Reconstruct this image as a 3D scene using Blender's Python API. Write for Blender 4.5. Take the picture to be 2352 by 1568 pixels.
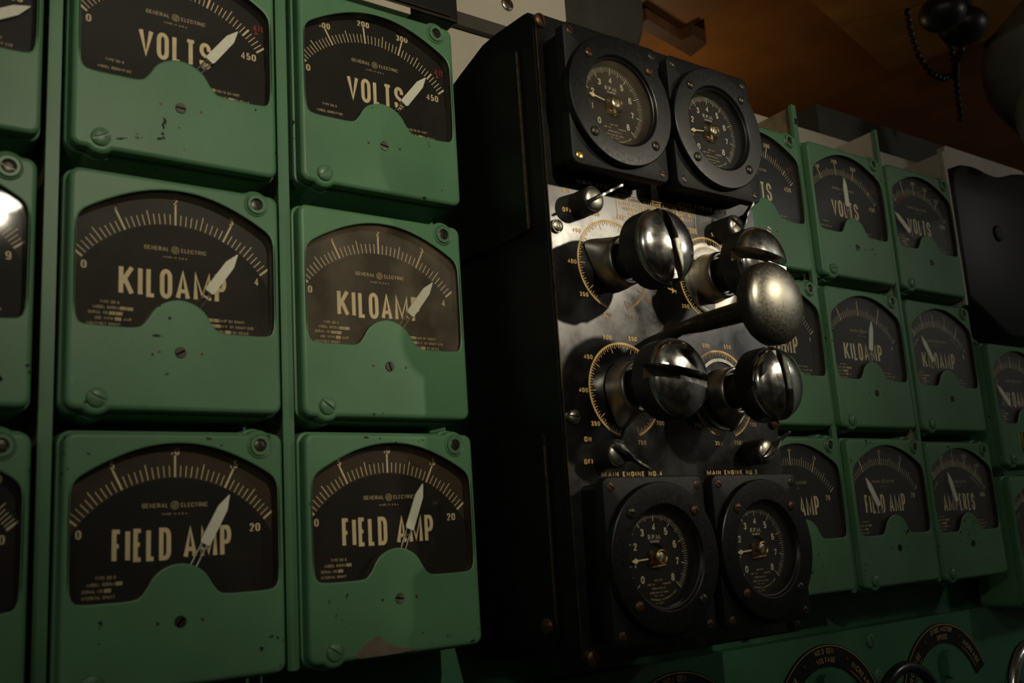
import bpy, bmesh, math, random
from mathutils import Matrix, Vector

random.seed(7)
for o in list(bpy.data.objects):
    bpy.data.objects.remove(o)
SC = bpy.context.scene
COL = SC.collection

# ------------------------------------------------------------------ camera
cd = bpy.data.cameras.new('camera'); cam = bpy.data.objects.new('camera', cd); COL.objects.link(cam)
cd.sensor_width = 36.0; cd.lens = 2308.78 / 2352 * 36.0; cd.clip_start = 0.01
PIT, YAW, ROL = 0.19634, 0.64972, -0.06505
fwd = Vector((math.sin(YAW) * math.cos(PIT), math.cos(YAW) * math.cos(PIT), math.sin(PIT)))
rgt = Vector((math.cos(YAW), -math.sin(YAW), 0)); upv = rgt.cross(fwd)
r2 = rgt * math.cos(ROL) + upv * math.sin(ROL); u2 = -rgt * math.sin(ROL) + upv * math.cos(ROL)
cam.matrix_world = Matrix(((r2.x, u2.x, -fwd.x, -0.22706), (r2.y, u2.y, -fwd.y, -0.67444), (r2.z, u2.z, -fwd.z, -0.14106), (0, 0, 0, 1)))
cd.dof.use_dof = True; cd.dof.focus_distance = 0.98; cd.dof.aperture_fstop = 8.0
SC.camera = cam

# ------------------------------------------------------------------ world, lights, exposure
SC.view_settings.view_transform = 'Standard'; SC.view_settings.look = 'None'
SC.view_settings.exposure = 0.0; SC.view_settings.gamma = 1.0; SC.view_settings.use_curve_mapping = False
W = bpy.data.worlds.new('world'); SC.world = W; W.use_nodes = True
W.node_tree.nodes['Background'].inputs[0].default_value = (0.010, 0.0085, 0.0065, 1)
W.node_tree.nodes['Background'].inputs[1].default_value = 0.25

def spot(name, loc, target, power, color, size, angle, blend):
    l = bpy.data.lights.new(name, 'SPOT'); l.energy = power; l.color = color; l.shadow_soft_size = size
    l.spot_size = math.radians(angle); l.spot_blend = blend
    o = bpy.data.objects.new(name, l); COL.objects.link(o); o.location = loc
    o.rotation_euler = (Vector(target) - Vector(loc)).to_track_quat('-Z', 'Y').to_euler()
    return o

KEY = (1.20, -1.20, 0.48)
spot('aisle_lamp_light', KEY, (0.44, -0.08, 0.06), 20.0, (1.0, 0.88, 0.67), 0.020, 23, 1.0)
LAMP2 = (0.088, -1.25, 0.522)
LB = (LAMP2[0], LAMP2[1], LAMP2[2] - 0.025)
spot('pendant_light', LB, (0.29, 0.0, 0.33), 30.0, (1.0, 0.89, 0.67), 0.008, 57, 1.0)
l2 = bpy.data.lights.new('pendant_glow', 'POINT'); l2.energy = 1.7; l2.color = (1.0, 0.90, 0.74); l2.shadow_soft_size = 0.008
o2 = bpy.data.objects.new('pendant_glow', l2); COL.objects.link(o2); o2.location = LB
l4 = bpy.data.lights.new('end_wall_fill', 'POINT'); l4.energy = 3.5; l4.color = (1.0, 0.95, 0.85); l4.shadow_soft_size = 0.05  # added unseen light, brightens the end wall that the chrome mirrors
o4 = bpy.data.objects.new('end_wall_fill', l4); COL.objects.link(o4); o4.location = (1.75, -1.0, 0.45)
l5 = bpy.data.lights.new('left_lamp_light', 'POINT'); l5.energy = 5.0; l5.color = (1.0, 0.94, 0.80); l5.shadow_soft_size = 0.05
o5 = bpy.data.objects.new('left_lamp_light', l5); COL.objects.link(o5); o5.location = (-1.05, -1.15, 0.40)
l3 = bpy.data.lights.new('ceiling_fill', 'POINT'); l3.energy = 0.55; l3.color = (1.0, 0.72, 0.40); l3.shadow_soft_size = 0.03  # added unseen light that warms the wooden ceiling
o3 = bpy.data.objects.new('ceiling_fill', l3); COL.objects.link(o3); o3.location = (0.93, 0.46, 0.41)

# ------------------------------------------------------------------ materials
def mat(name):
    m = bpy.data.materials.new(name); m.use_nodes = True
    nt = m.node_tree; return m, nt, nt.nodes['Principled BSDF']

def N(nt, t, **kw):
    n = nt.nodes.new(t)
    for k, v in kw.items():
        if k in n.inputs: n.inputs[k].default_value = v
        else: setattr(n, k, v)
    return n

def objcoord(nt, jitter=True):
    tc = N(nt, 'ShaderNodeTexCoord')
    if not jitter: return tc.outputs['Object']
    oi = N(nt, 'ShaderNodeObjectInfo'); mu = N(nt, 'ShaderNodeMath', operation='MULTIPLY'); mu.inputs[1].default_value = 37.0
    nt.links.new(oi.outputs['Random'], mu.inputs[0])
    ad = N(nt, 'ShaderNodeVectorMath', operation='ADD')
    nt.links.new(tc.outputs['Object'], ad.inputs[0]); nt.links.new(mu.outputs[0], ad.inputs[1])
    return ad.outputs[0]

def ramp(nt, src, a, b, ca=(0, 0, 0, 1), cb=(1, 1, 1, 1)):
    r = N(nt, 'ShaderNodeValToRGB'); r.color_ramp.elements[0].position = a; r.color_ramp.elements[1].position = b
    r.color_ramp.elements[0].color = ca; r.color_ramp.elements[1].color = cb
    nt.links.new(src, r.inputs[0]); return r.outputs[0]

def mixc(nt, fac, a, b):
    m = N(nt, 'ShaderNodeMix', data_type='RGBA')
    nt.links.new(fac, m.inputs[0])
    for s, v in ((m.inputs[6], a), (m.inputs[7], b)):
        if isinstance(v, tuple): s.default_value = v
        else: nt.links.new(v, s)
    return m.outputs[2]

def plain(name, col, rough=0.5, metal=0.0, spec=0.5, var=0.0, scale=60.0, rvar=0.0, bump=0.0):
    m, nt, p = mat(name)
    c = (*col, 1)
    p.inputs['Base Color'].default_value = c; p.inputs['Roughness'].default_value = rough
    p.inputs['Metallic'].default_value = metal; p.inputs['Specular IOR Level'].default_value = spec
    if var or rvar or bump:
        n = N(nt, 'ShaderNodeTexNoise', Scale=scale, Detail=6.0, Roughness=0.65)
        nt.links.new(objcoord(nt), n.inputs['Vector'])
        if var:
            f = ramp(nt, n.outputs[0], 0.3, 0.7)
            nt.links.new(mixc(nt, f, tuple(x * (1 - var) for x in col) + (1,), tuple(min(1, x * (1 + var)) for x in col) + (1,)), p.inputs['Base Color'])
        if rvar:
            mr = N(nt, 'ShaderNodeMapRange'); nt.links.new(n.outputs[0], mr.inputs[0])
            mr.inputs[1].default_value = 0.3; mr.inputs[2].default_value = 0.7
            mr.inputs[3].default_value = max(0.02, rough - rvar); mr.inputs[4].default_value = rough + rvar
            nt.links.new(mr.outputs[0], p.inputs['Roughness'])
        if bump:
            b = N(nt, 'ShaderNodeBump', Strength=bump, Distance=0.001); nt.links.new(n.outputs[0], b.inputs['Height'])
            nt.links.new(b.outputs[0], p.inputs['Normal'])
    return m

def green_paint(name, col, chips=0.69):
    m, nt, p = mat(name); v = objcoord(nt)
    big = N(nt, 'ShaderNodeTexNoise', Scale=14.0, Detail=4.0); nt.links.new(v, big.inputs['Vector'])
    base = mixc(nt, ramp(nt, big.outputs[0], 0.35, 0.7), tuple(c * 0.88 for c in col) + (1,), tuple(c * 1.1 for c in col) + (1,))
    sp = N(nt, 'ShaderNodeTexNoise', Scale=150.0, Detail=3.0, Roughness=0.6); nt.links.new(v, sp.inputs['Vector'])
    reg = N(nt, 'ShaderNodeTexNoise', Scale=22.0, Detail=2.0); nt.links.new(v, reg.inputs['Vector'])
    ms = N(nt, 'ShaderNodeMath', operation='MULTIPLY'); nt.links.new(sp.outputs[0], ms.inputs[0])
    rr = ramp(nt, reg.outputs[0], 0.45, 0.65, (0.72, 0.72, 0.72, 1), (1.08, 1.08, 1.08, 1)); nt.links.new(rr, ms.inputs[1])
    chip = ramp(nt, ms.outputs[0], chips, chips + 0.02)
    nt.links.new(mixc(nt, chip, base, (0.014, 0.009, 0.006, 1)), p.inputs['Base Color'])
    rg = N(nt, 'ShaderNodeMapRange'); nt.links.new(chip, rg.inputs[0]); rg.inputs[3].default_value = 0.42; rg.inputs[4].default_value = 0.8
    nt.links.new(rg.outputs[0], p.inputs['Roughness'])
    fine = N(nt, 'ShaderNodeTexNoise', Scale=420.0, Detail=2.0); nt.links.new(v, fine.inputs['Vector'])
    b = N(nt, 'ShaderNodeBump', Strength=0.10, Distance=0.0006); nt.links.new(fine.outputs[0], b.inputs['Height'])
    nt.links.new(b.outputs[0], p.inputs['Normal'])
    p.inputs['Specular IOR Level'].default_value = 0.32
    return m

def glass(name, haze=0.0, rough=0.03):
    m = bpy.data.materials.new(name); m.use_nodes = True; nt = m.node_tree
    for n in list(nt.nodes):
        if n.type != 'OUTPUT_MATERIAL': nt.nodes.remove(n)
    out = nt.nodes['Material Output']
    tr = N(nt, 'ShaderNodeBsdfTransparent'); gl = N(nt, 'ShaderNodeBsdfGlossy', Roughness=rough)
    geo = N(nt, 'ShaderNodeNewGeometry'); mi = N(nt, 'ShaderNodeMapRange'); nt.links.new(geo.outputs['Backfacing'], mi.inputs[0])
    mi.inputs[3].default_value = 1.45; mi.inputs[4].default_value = 1 / 1.45
    fr = N(nt, 'ShaderNodeFresnel'); nt.links.new(mi.outputs[0], fr.inputs[0]); mx = N(nt, 'ShaderNodeMixShader')
    nt.links.new(fr.outputs[0], mx.inputs[0]); nt.links.new(tr.outputs[0], mx.inputs[1]); nt.links.new(gl.outputs[0], mx.inputs[2])
    last = mx.outputs[0]
    if haze:
        df = N(nt, 'ShaderNodeBsdfDiffuse'); df.inputs[0].default_value = (0.62, 0.5, 0.32, 1)  # brownish diffuse veil mixed over the pane
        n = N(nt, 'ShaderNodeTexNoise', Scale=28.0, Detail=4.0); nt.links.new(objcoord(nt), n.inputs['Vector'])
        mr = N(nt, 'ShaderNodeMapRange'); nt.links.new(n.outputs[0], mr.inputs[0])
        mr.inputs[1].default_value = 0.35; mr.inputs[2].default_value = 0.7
        mr.inputs[3].default_value = haze * 0.4; mr.inputs[4].default_value = haze * 1.4
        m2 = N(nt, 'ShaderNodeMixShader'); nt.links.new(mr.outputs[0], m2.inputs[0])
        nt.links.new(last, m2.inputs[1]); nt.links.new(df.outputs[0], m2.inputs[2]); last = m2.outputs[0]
    nt.links.new(last, out.inputs[0]); return m

def knurl(name, col, rough, metal, nth=140, hfreq=1400.0, strength=0.5):
    m, nt, p = mat(name); tc = N(nt, 'ShaderNodeTexCoord'); sx = N(nt, 'ShaderNodeSeparateXYZ'); nt.links.new(tc.outputs['Object'], sx.inputs[0])
    at = N(nt, 'ShaderNodeMath', operation='ARCTAN2'); nt.links.new(sx.outputs['X'], at.inputs[0]); nt.links.new(sx.outputs['Z'], at.inputs[1])
    a = N(nt, 'ShaderNodeMath', operation='MULTIPLY'); nt.links.new(at.outputs[0], a.inputs[0]); a.inputs[1].default_value = nth
    h = N(nt, 'ShaderNodeMath', operation='MULTIPLY'); nt.links.new(sx.outputs['Y'], h.inputs[0]); h.inputs[1].default_value = hfreq * 2
    s = []
    for op in ('ADD', 'SUBTRACT'):
        q = N(nt, 'ShaderNodeMath', operation=op); nt.links.new(a.outputs[0], q.inputs[0]); nt.links.new(h.outputs[0], q.inputs[1])
        w = N(nt, 'ShaderNodeMath', operation='SINE'); nt.links.new(q.outputs[0], w.inputs[0]); s.append(w.outputs[0])
    mu = N(nt, 'ShaderNodeMath', operation='MAXIMUM'); nt.links.new(s[0], mu.inputs[0]); nt.links.new(s[1], mu.inputs[1])
    b = N(nt, 'ShaderNodeBump', Strength=strength, Distance=0.0006, invert=True); nt.links.new(mu.outputs[0], b.inputs['Height'])
    nt.links.new(b.outputs[0], p.inputs['Normal'])
    p.inputs['Base Color'].default_value = (*col, 1); p.inputs['Roughness'].default_value = rough; p.inputs['Metallic'].default_value = metal
    return m

GREEN = (0.088, 0.208, 0.106)
M = dict(
    green=green_paint('green_enamel', GREEN),
    green_strip=green_paint('green_strip_enamel', (0.080, 0.195, 0.098), 0.72),
    green_wall=green_paint('green_panel_enamel', (0.062, 0.185, 0.100), 0.74),
    green_screw=plain('green_painted_screw', (0.085, 0.19, 0.10), 0.4, 0.0, 0.45, 0.2, 300),
    dark_screw=plain('blackened_screw', (0.045, 0.04, 0.03), 0.35, 0.6, 0.5, 0.3, 300),
    bronze_screw=plain('tarnished_bronze_screw', (0.075, 0.038, 0.020), 0.42, 0.6, 0.5, 0.4, 300),
    rim_dark=plain('dark_brown_rim', (0.016, 0.011, 0.007), 0.6, 0, 0.3, 0.4, 80),  # black-brown of the inner window wall and the paint chips
    stain=plain('dusty_worn_paint', (0.13, 0.105, 0.075), 0.6, 0, 0.3, 0.25, 120),
    brass=plain('brass', (0.62, 0.42, 0.13), 0.28, 1.0, 0.5, 0.2, 200),
    dull_brass=plain('dull_brass', (0.26, 0.17, 0.055), 0.35, 1.0, 0.5, 0.4, 200),
    steel=plain('tarnished_steel', (0.34, 0.32, 0.27), 0.34, 1.0, 0.5, 0.25, 150, 0.1),
    dial=plain('black_dial_face', (0.0055, 0.005, 0.0045), 0.6, 0, 0.2),
    scale_dark=plain('black_scale_plate', (0.0062, 0.0055, 0.0048), 0.6, 0, 0.2),
    scale_grey=plain('faded_scale_plate', (0.022, 0.019, 0.015), 0.6, 0, 0.3, 0.3, 25),
    scale_brown=plain('yellowed_scale_plate', (0.034, 0.021, 0.008), 0.6, 0, 0.3, 0.35, 25),
    ink=plain('cream_ink', (0.70, 0.575, 0.33), 0.6, 0, 0.3, 0.12, 90),
    ink_dim=plain('aged_ink', (0.44, 0.35, 0.18), 0.6, 0, 0.3, 0.2, 120),
    ink_red=plain('red_ink', (0.34, 0.022, 0.012), 0.6, 0, 0.3),
    ink_gold=plain('gold_ink', (0.70, 0.46, 0.18), 0.5, 0, 0.4, 0.3, 120),
    ink_shaded=plain('shaded_gold_ink', (0.15, 0.075, 0.025), 0.55, 0, 0.4, 0.5, 120),  # darker gold imitating lettering in shade, unused
    ink_tach=plain('pale_ink', (0.52, 0.48, 0.36), 0.6, 0, 0.3, 0.1, 90),
    white=plain('white_pointer_paint', (0.74, 0.74, 0.60), 0.55, 0, 0.4, 0.06, 200),
    glass=glass('clear_glass', 0.006), glass_reflect=glass('painted_reflection_glass', 0.075, 0.06), glass_reflect_faint=glass('faint_painted_reflection_glass', 0.013, 0.05),  # second and third panes carry the room's brown reflection as diffuse colour
    tach_glass=glass('tachometer_glass', 0.005, 0.03), tach_glass_hazy=glass('hazy_tachometer_glass', 0.032, 0.06),  # second pane has the denser diffuse veil
    crackle=plain('black_instrument_paint', (0.005, 0.005, 0.0055), 0.5, 0, 0.26, 0.15, 500, 0.05, 0.12),
    bezel=plain('black_bezel_paint', (0.004, 0.004, 0.0045), 0.36, 0, 0.34, 0.15, 300, 0.06, 0.06),
    cabinet=plain('black_cabinet_paint', (0.0035, 0.0034, 0.0032), 0.45, 0, 0.22, 0.2, 80, 0.08),
    panel=plain('worn_black_panel', (0.0075, 0.0073, 0.0072), 0.25, 0.08, 1.0, 0.5, 20, 0.11, 0.02),
    edge=plain('worn_brass_edge', (0.075, 0.052, 0.024), 0.5, 0.8, 0.5, 0.7, 120),
    knurl=knurl('knurled_black', (0.013, 0.0115, 0.009), 0.45, 0.3),
    knurl_switch=knurl('ribbed_black', (0.02, 0.018, 0.014), 0.45, 0.3, 72, 0.0, 0.4),
    chrome=plain('smudged_chrome', (0.70, 0.69, 0.65), 0.17, 1.0, 0.5, 0.16, 110, 0.07),
    satin=plain('worn_satin_metal', (0.31, 0.295, 0.245), 0.35, 1.0, 0.5, 0.12, 480, 0.08),
    skirt=plain('grey_metal_skirt', (0.46, 0.44, 0.39), 0.36, 1.0, 0.5, 0.06, 60, 0.0),
    disc=plain('machined_silver_disc', (0.42, 0.39, 0.33), 0.36, 1.0, 0.5, 0.2, 200, 0.08),
    shaft=plain('dark_oily_metal', (0.055, 0.045, 0.03), 0.42, 0.7, 0.5, 0.4, 90),
    slot=plain('grimy_slot', (0.05, 0.035, 0.02), 0.5, 0.6, 0.4, 0.4, 200),
    wall=plain('off_white_wall_paint', (0.45, 0.41, 0.33), 0.6, 0, 0.3, 0.06, 20),
    wall_dim=plain('grey_wall_paint', (0.055, 0.052, 0.042), 0.6, 0, 0.3, 0.15, 15),
    ply=plain('orange_varnished_wood', (0.34, 0.145, 0.035), 0.55, 0, 0.4, 0.22, 9),
    beam=plain('golden_varnished_wood', (0.50, 0.235, 0.06), 0.5, 0, 0.4, 0.25, 14),
    brownwood=plain('dark_brown_wood', (0.11, 0.05, 0.02), 0.6, 0, 0.3, 0.3, 30),
    duct=plain('grey_duct_paint', (0.05, 0.048, 0.038), 0.6, 0, 0.3, 0.2, 18),
    pipe=plain('pale_grey_pipe_paint', (0.15, 0.15, 0.125), 0.45, 0, 0.4, 0.15, 20),
    black=plain('black_bakelite', (0.008, 0.008, 0.008), 0.4, 0, 0.4),
    darkcase=plain('charcoal_case_paint', (0.014, 0.0145, 0.016), 0.5, 0, 0.3, 0.15, 40),
    web=plain('bare_brown_metal', (0.20, 0.15, 0.085), 0.55, 0.2, 0.4, 0.45, 40),
    web_white=plain('off_white_web_paint', (0.42, 0.38, 0.30), 0.6, 0, 0.3, 0.1, 40),
    wheelmat=plain('black_wheel_enamel', (0.012, 0.011, 0.010), 0.25, 0.0, 0.6, 0.3, 60, 0.08),
    floor=plain('brown_linoleum', (0.05, 0.035, 0.025), 0.5, 0, 0.4, 0.2, 10),
    roomdark=plain('dark_grey_bulkhead_paint', (0.065, 0.06, 0.055), 0.6, 0, 0.3, 0.1, 5),
    roomwall=plain('grey_bulkhead_paint', (0.30, 0.31, 0.30), 0.6, 0, 0.3, 0.1, 5),
)
em, nt, pb = mat('glowing_lamp_glass'); pb.inputs['Emission Color'].default_value = (1.0, 0.93, 0.76, 1); pb.inputs['Emission Strength'].default_value = 26.0
M['lamp'] = em

# ------------------------------------------------------------------ mesh helpers (local frame: x right, z up, -y toward the viewer)
class MB:
    def __init__(s): s.v = []; s.f = []
    def poly(s, pts):
        i = len(s.v); s.v += [tuple(p) for p in pts]; s.f.append(tuple(range(i, i + len(pts))))
    def flat(s, pts2, y): s.poly([(p[0], y, p[1]) for p in pts2])
    def box(s, x0, x1, y0, y1, z0, z1):
        i = len(s.v)
        s.v += [(x, y, z) for x in (x0, x1) for y in (y0, y1) for z in (z0, z1)]
        s.f += [tuple(i + k for k in q) for q in ((0, 1, 3, 2), (4, 6, 7, 5), (0, 4, 5, 1), (2, 3, 7, 6), (0, 2, 6, 4), (1, 5, 7, 3))]
    def prism(s, pts, a, b, axis='y'):
        n = len(pts); i = len(s.v)
        def P(p, t): return {'y': (p[0], t, p[1]), 'x': (t, p[0], p[1]), 'z': (p[0], p[1], t)}[axis]
        s.v += [P(p, a) for p in pts] + [P(p, b) for p in pts]
        s.f.append(tuple(range(i, i + n))); s.f.append(tuple(range(i + 2 * n - 1, i + n - 1, -1)))
        for k in range(n): s.f.append((i + k, i + (k + 1) % n, i + n + (k + 1) % n, i + n + k))
    def rings(s, rings, cap0=False, cap1=False, closed=True):
        n = len(rings[0]); i = len(s.v)
        for r in rings: s.v += [tuple(p) for p in r]
        for a in range(len(rings) - 1):
            for k in range(n if closed else n - 1):
                k2 = (k + 1) % n
                s.f.append((i + a * n + k, i + a * n + k2, i + (a + 1) * n + k2, i + (a + 1) * n + k))
        if cap0: s.f.append(tuple(i + k for k in range(n)))
        if cap1: s.f.append(tuple(i + (len(rings) - 1) * n + k for k in range(n - 1, -1, -1)))
    def lathe(s, prof, n=48, cx=0, cz=0, cap0=False, cap1=True, rf=None):
        s.rings([[(cx + (rf(r, h, t) if rf else r) * math.sin(t), -h, cz + (rf(r, h, t) if rf else r) * math.cos(t))
                  for t in [2 * math.pi * k / n for k in range(n)]] for r, h in prof], cap0, cap1)
    def tube(s, pts, rad, n=10, cap=True):
        pts = [Vector(p) for p in pts]; rg = []
        for i, p in enumerate(pts):
            d = (pts[min(i + 1, len(pts) - 1)] - pts[max(i - 1, 0)]).normalized()
            a = d.cross(Vector((0, 0, 1)));
            if a.length < 1e-3: a = d.cross(Vector((1, 0, 0)))
            a.normalize(); b = d.cross(a)
            r = rad[i] if isinstance(rad, (list, tuple)) else rad
            rg.append([p + a * r * math.cos(t) + b * r * math.sin(t) for t in [2 * math.pi * k / n for k in range(n)]])
        s.rings(rg, cap, cap)
    def mesh(s, name, m, ang=35):
        me = bpy.data.meshes.new(name); me.from_pydata(s.v, [], s.f)
        bm = bmesh.new(); bm.from_mesh(me); bmesh.ops.recalc_face_normals(bm, faces=bm.faces); bm.to_mesh(me); bm.free()
        return finish(me, m, ang)

def finish(me, m, ang=35):
    for p in me.polygons: p.use_smooth = True
    try: me.set_sharp_from_angle(angle=math.radians(ang))
    except Exception: pass
    me.materials.append(M[m] if isinstance(m, str) else m)
    return me

def link(name, me, parent=None, loc=(0, 0, 0), rot=(0, 0, 0), label=None):
    o = bpy.data.objects.new(name, me); COL.objects.link(o); o.location = loc; o.rotation_euler = rot
    if parent: o.parent = parent
    if label: o['label'] = label
    return o

def thing(name, label, cat, loc=(0, 0, 0), group=None, rot=(0, 0, 0)):
    o = bpy.data.objects.new(name, None); o.empty_display_size = 0.01; COL.objects.link(o); o.location = loc; o.rotation_euler = rot
    o['label'] = label; o['category'] = cat
    if group: o['group'] = group
    return o

def tag(o, label, cat, group=None):
    o['label'] = label; o['category'] = cat
    if group: o['group'] = group
    return o

def structure(name, mb, m):
    o = link(name, mb.mesh(name, m)); o['kind'] = 'structure'; return o

CACHE = {}
def cached(key, fn):
    if key not in CACHE: CACHE[key] = fn()
    return CACHE[key]

def rrect(x0, x1, z0, z1, r, n=6):
    out = []
    for cx, cz, a0 in ((x1 - r, z1 - r, 0), (x0 + r, z1 - r, 90), (x0 + r, z0 + r, 180), (x1 - r, z0 + r, 270)):
        for k in range(n + 1):
            a = math.radians(a0 + 90 * k / n); out.append((cx + r * math.cos(a), cz + r * math.sin(a)))
    return out

def offset(pts, d):
    n = len(pts); out = []
    area = sum(pts[i][0] * pts[(i + 1) % n][1] - pts[(i + 1) % n][0] * pts[i][1] for i in range(n))
    sg = 1 if area > 0 else -1
    for i in range(n):
        p0, p1, p2 = pts[i - 1], pts[i], pts[(i + 1) % n]
        d1 = Vector((p1[0] - p0[0], p1[1] - p0[1])); d2 = Vector((p2[0] - p1[0], p2[1] - p1[1]))
        if d1.length < 1e-9: d1 = d2
        if d2.length < 1e-9: d2 = d1
        n1 = Vector((d1.y, -d1.x)).normalized() * sg; n2 = Vector((d2.y, -d2.x)).normalized() * sg
        m = (n1 + n2)
        if m.length < 1e-6: m = n1
        m.normalize(); k = min(1.6, 1 / max(0.3, m.dot(n1)))
        out.append((p1[0] + m.x * d * k, p1[1] + m.y * d * k))
    return out

def slotted(r, h, slot, depth, m, base=0.0, seg=40, dome=True):
    """round screw head (axis -y) cut across by a real slot"""
    prof = [(r, base)] + ([(r * math.cos(a), base + h * 0.35 + h * 0.65 * math.sin(a)) for a in [math.radians(k) for k in (0, 12, 25, 38, 52, 66, 78)]] if dome
                          else [(r, base + h * 0.7), (r * 0.93, base + h)])
    bmA = bmesh.new()
    for sgn in (1, -1):
        b = MB(); b.lathe(prof, seg, cap0=True)
        me = bpy.data.meshes.new('t'); me.from_pydata(b.v, [], b.f); bm = bmesh.new(); bm.from_mesh(me); bpy.data.meshes.remove(me)
        res = bmesh.ops.bisect_plane(bm, geom=bm.verts[:] + bm.edges[:] + bm.faces[:], plane_co=(0, 0, sgn * slot / 2), plane_no=(0, 0, sgn), clear_inner=True)
        bmesh.ops.holes_fill(bm, edges=[e for e in bm.edges if e.is_boundary])
        me = bpy.data.meshes.new('t'); bm.to_mesh(me); bm.free(); bmA.from_mesh(me); bpy.data.meshes.remove(me)
    fl = MB(); fl.lathe([(r * 0.97, base), (r * 0.97, base + h - depth)], seg, cap0=True)
    me = bpy.data.meshes.new('t'); me.from_pydata(fl.v, [], fl.f); bmA.from_mesh(me); bpy.data.meshes.remove(me)
    bmesh.ops.recalc_face_normals(bmA, faces=bmA.faces)
    me = bpy.data.meshes.new('screw'); bmA.to_mesh(me); bmA.free()
    return finish(me, m)

# ------------------------------------------------------------------ stroke lettering
def _a(cx, cy, rx, ry, a0, a1, n=8):
    return [(cx + rx * math.cos(math.radians(a0 + (a1 - a0) * k / n)), cy + ry * math.sin(math.radians(a0 + (a1 - a0) * k / n))) for k in range(n + 1)]
q = .24
GL = {
 'A': [[(0, 0), (.5, 1.0), (1, 0)], [(.17, .27), (.83, .27)]],
 'B': [[(0, 0), (0, 1), (.5, 1)] + _a(.6, .77, .36, .23, 90, -90) + [(0, .54)], [(.5, .54)] + _a(.62, .27, .38, .27, 90, -90) + [(0, 0)]],
 'C': [[(1, .68)] + _a(.5, 1 - q, .5, q, 0, 180) + _a(.5, q, .5, q, 180, 360) + [(1, .32)]],
 'D': [[(0, 0), (0, 1), (.45, 1)] + _a(.5, 1 - q, .5, q, 90, 0) + _a(.5, q, .5, q, 0, -90) + [(0, 0)]],
 'E': [[(1, 1), (0, 1), (0, 0), (1, 0)], [(0, .52), (.82, .52)]],
 'F': [[(1, 1), (0, 1), (0, 0)], [(0, .5), (.82, .5)]],
 'G': [[(1, .7)] + _a(.5, 1 - q, .5, q, 0, 180) + _a(.5, q, .5, q, 180, 360) + [(1, .47), (.55, .47)]],
 'H': [[(0, 0), (0, 1)], [(1, 0), (1, 1)], [(0, .52), (1, .52)]],
 'I': [[(.5, 0), (.5, 1)]],
 'J': [[(1, 1), (1, q)] + _a(.5, q, .5, q, 0, -180) + [(0, .3)]],
 'K': [[(0, 0), (0, 1)], [(1, 1), (.05, .38)], [(.32, .58), (1, 0)]],
 'L': [[(0, 1), (0, 0), (1, 0)]],
 'M': [[(0, 0), (0, 1), (.5, .12), (1, 1), (1, 0)]],
 'N': [[(0, 0), (0, 1), (1, 0), (1, 1)]],
 'O': [_a(.5, 1 - q, .5, q, 0, 180) + _a(.5, q, .5, q, 180, 360) + [(1, 1 - q)]],
 'P': [[(0, 0), (0, 1), (.5, 1)] + _a(.58, .73, .42, .27, 90, -90) + [(0, .46)]],
 'Q': [_a(.5, 1 - q, .5, q, 0, 180) + _a(.5, q, .5, q, 180, 360) + [(1, 1 - q)], [(.55, .25), (1, -.05)]],
 'R': [[(0, 0), (0, 1), (.5, 1)] + _a(.58, .74, .42, .26, 90, -90) + [(0, .48)], [(.55, .48), (1, 0)]],
 'S': [[(1, .72)] + _a(.5, .78, .5, .22, 0, 180) + [(.02, .68), (.2, .57), (.8, .44), (.98, .33)] + _a(.5, .22, .5, .22, 0, -180) + [(0, .29)]],
 'T': [[(0, 1), (1, 1)], [(.5, 1), (.5, 0)]],
 'U': [[(0, 1), (0, q)] + _a(.5, q, .5, q, 180, 360) + [(1, 1)]],
 'V': [[(0, 1), (.5, 0), (1, 1)]],
 'W': [[(0, 1), (.25, 0), (.5, .85), (.75, 0), (1, 1)]],
 'X': [[(0, 0), (1, 1)], [(0, 1), (1, 0)]],
 'Y': [[(0, 1), (.5, .48), (1, 1)], [(.5, .48), (.5, 0)]],
 'Z': [[(0, 1), (1, 1), (0, 0), (1, 0)]],
 '0': [_a(.5, .7, .5, .3, 0, 180) + _a(.5, .3, .5, .3, 180, 360) + [(1, .7)]],
 '1': [[(.2, .78), (.55, 1), (.55, 0)]],
 '2': [[(0, .74)] + _a(.5, .74, .48, .26, 180, -20) + [(0, 0), (1, 0)]],
 '3': [[(.02, .82)] + _a(.48, .76, .44, .24, 150, -80) + [(.35, .53)], [(.35, .53)] + _a(.48, .27, .5, .27, 85, -165)],
 '4': [[(.75, 0), (.75, 1), (0, .27), (1, .27)]],
 '5': [[(.9, 1), (.12, 1), (.06, .52)] + _a(.48, .32, .5, .32, 130, -160)],
 '6': [[(.9, .86)] + _a(.5, .72, .5, .28, 40, 180) + [(0, .3)], _a(.5, .3, .5, .3, 0, 360, 14)],
 '7': [[(0, 1), (1, 1), (.4, 0)]],
 '8': [_a(.5, .76, .42, .24, 0, 360, 14), _a(.5, .27, .5, .27, 0, 360, 14)],
 '9': [_a(.5, .7, .5, .3, 0, 360, 14), [(1, .7), (1, .3)] + _a(.5, .28, .5, .28, 0, -150)],
 '.': [[(.5, 0), (.5, .12)]], ':': [[(.5, .2), (.5, .32)], [(.5, .62), (.5, .74)]], '-': [[(.1, .48), (.9, .48)]], '=': [[(.05, .36), (.95, .36)], [(.05, .62), (.95, .62)]], ' ': [],
 '#': [],
}
WID = {'I': .0, '1': .55, '.': .0, ':': .0, 'M': 1.5, 'W': 1.5, ' ': .55, 'A': 1.17, 'V': 1.2, 'K': 1.2, 'E': .80, 'F': .82, 'L': .80, 'J': .8, 'T': .95, '-': .6}

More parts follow.
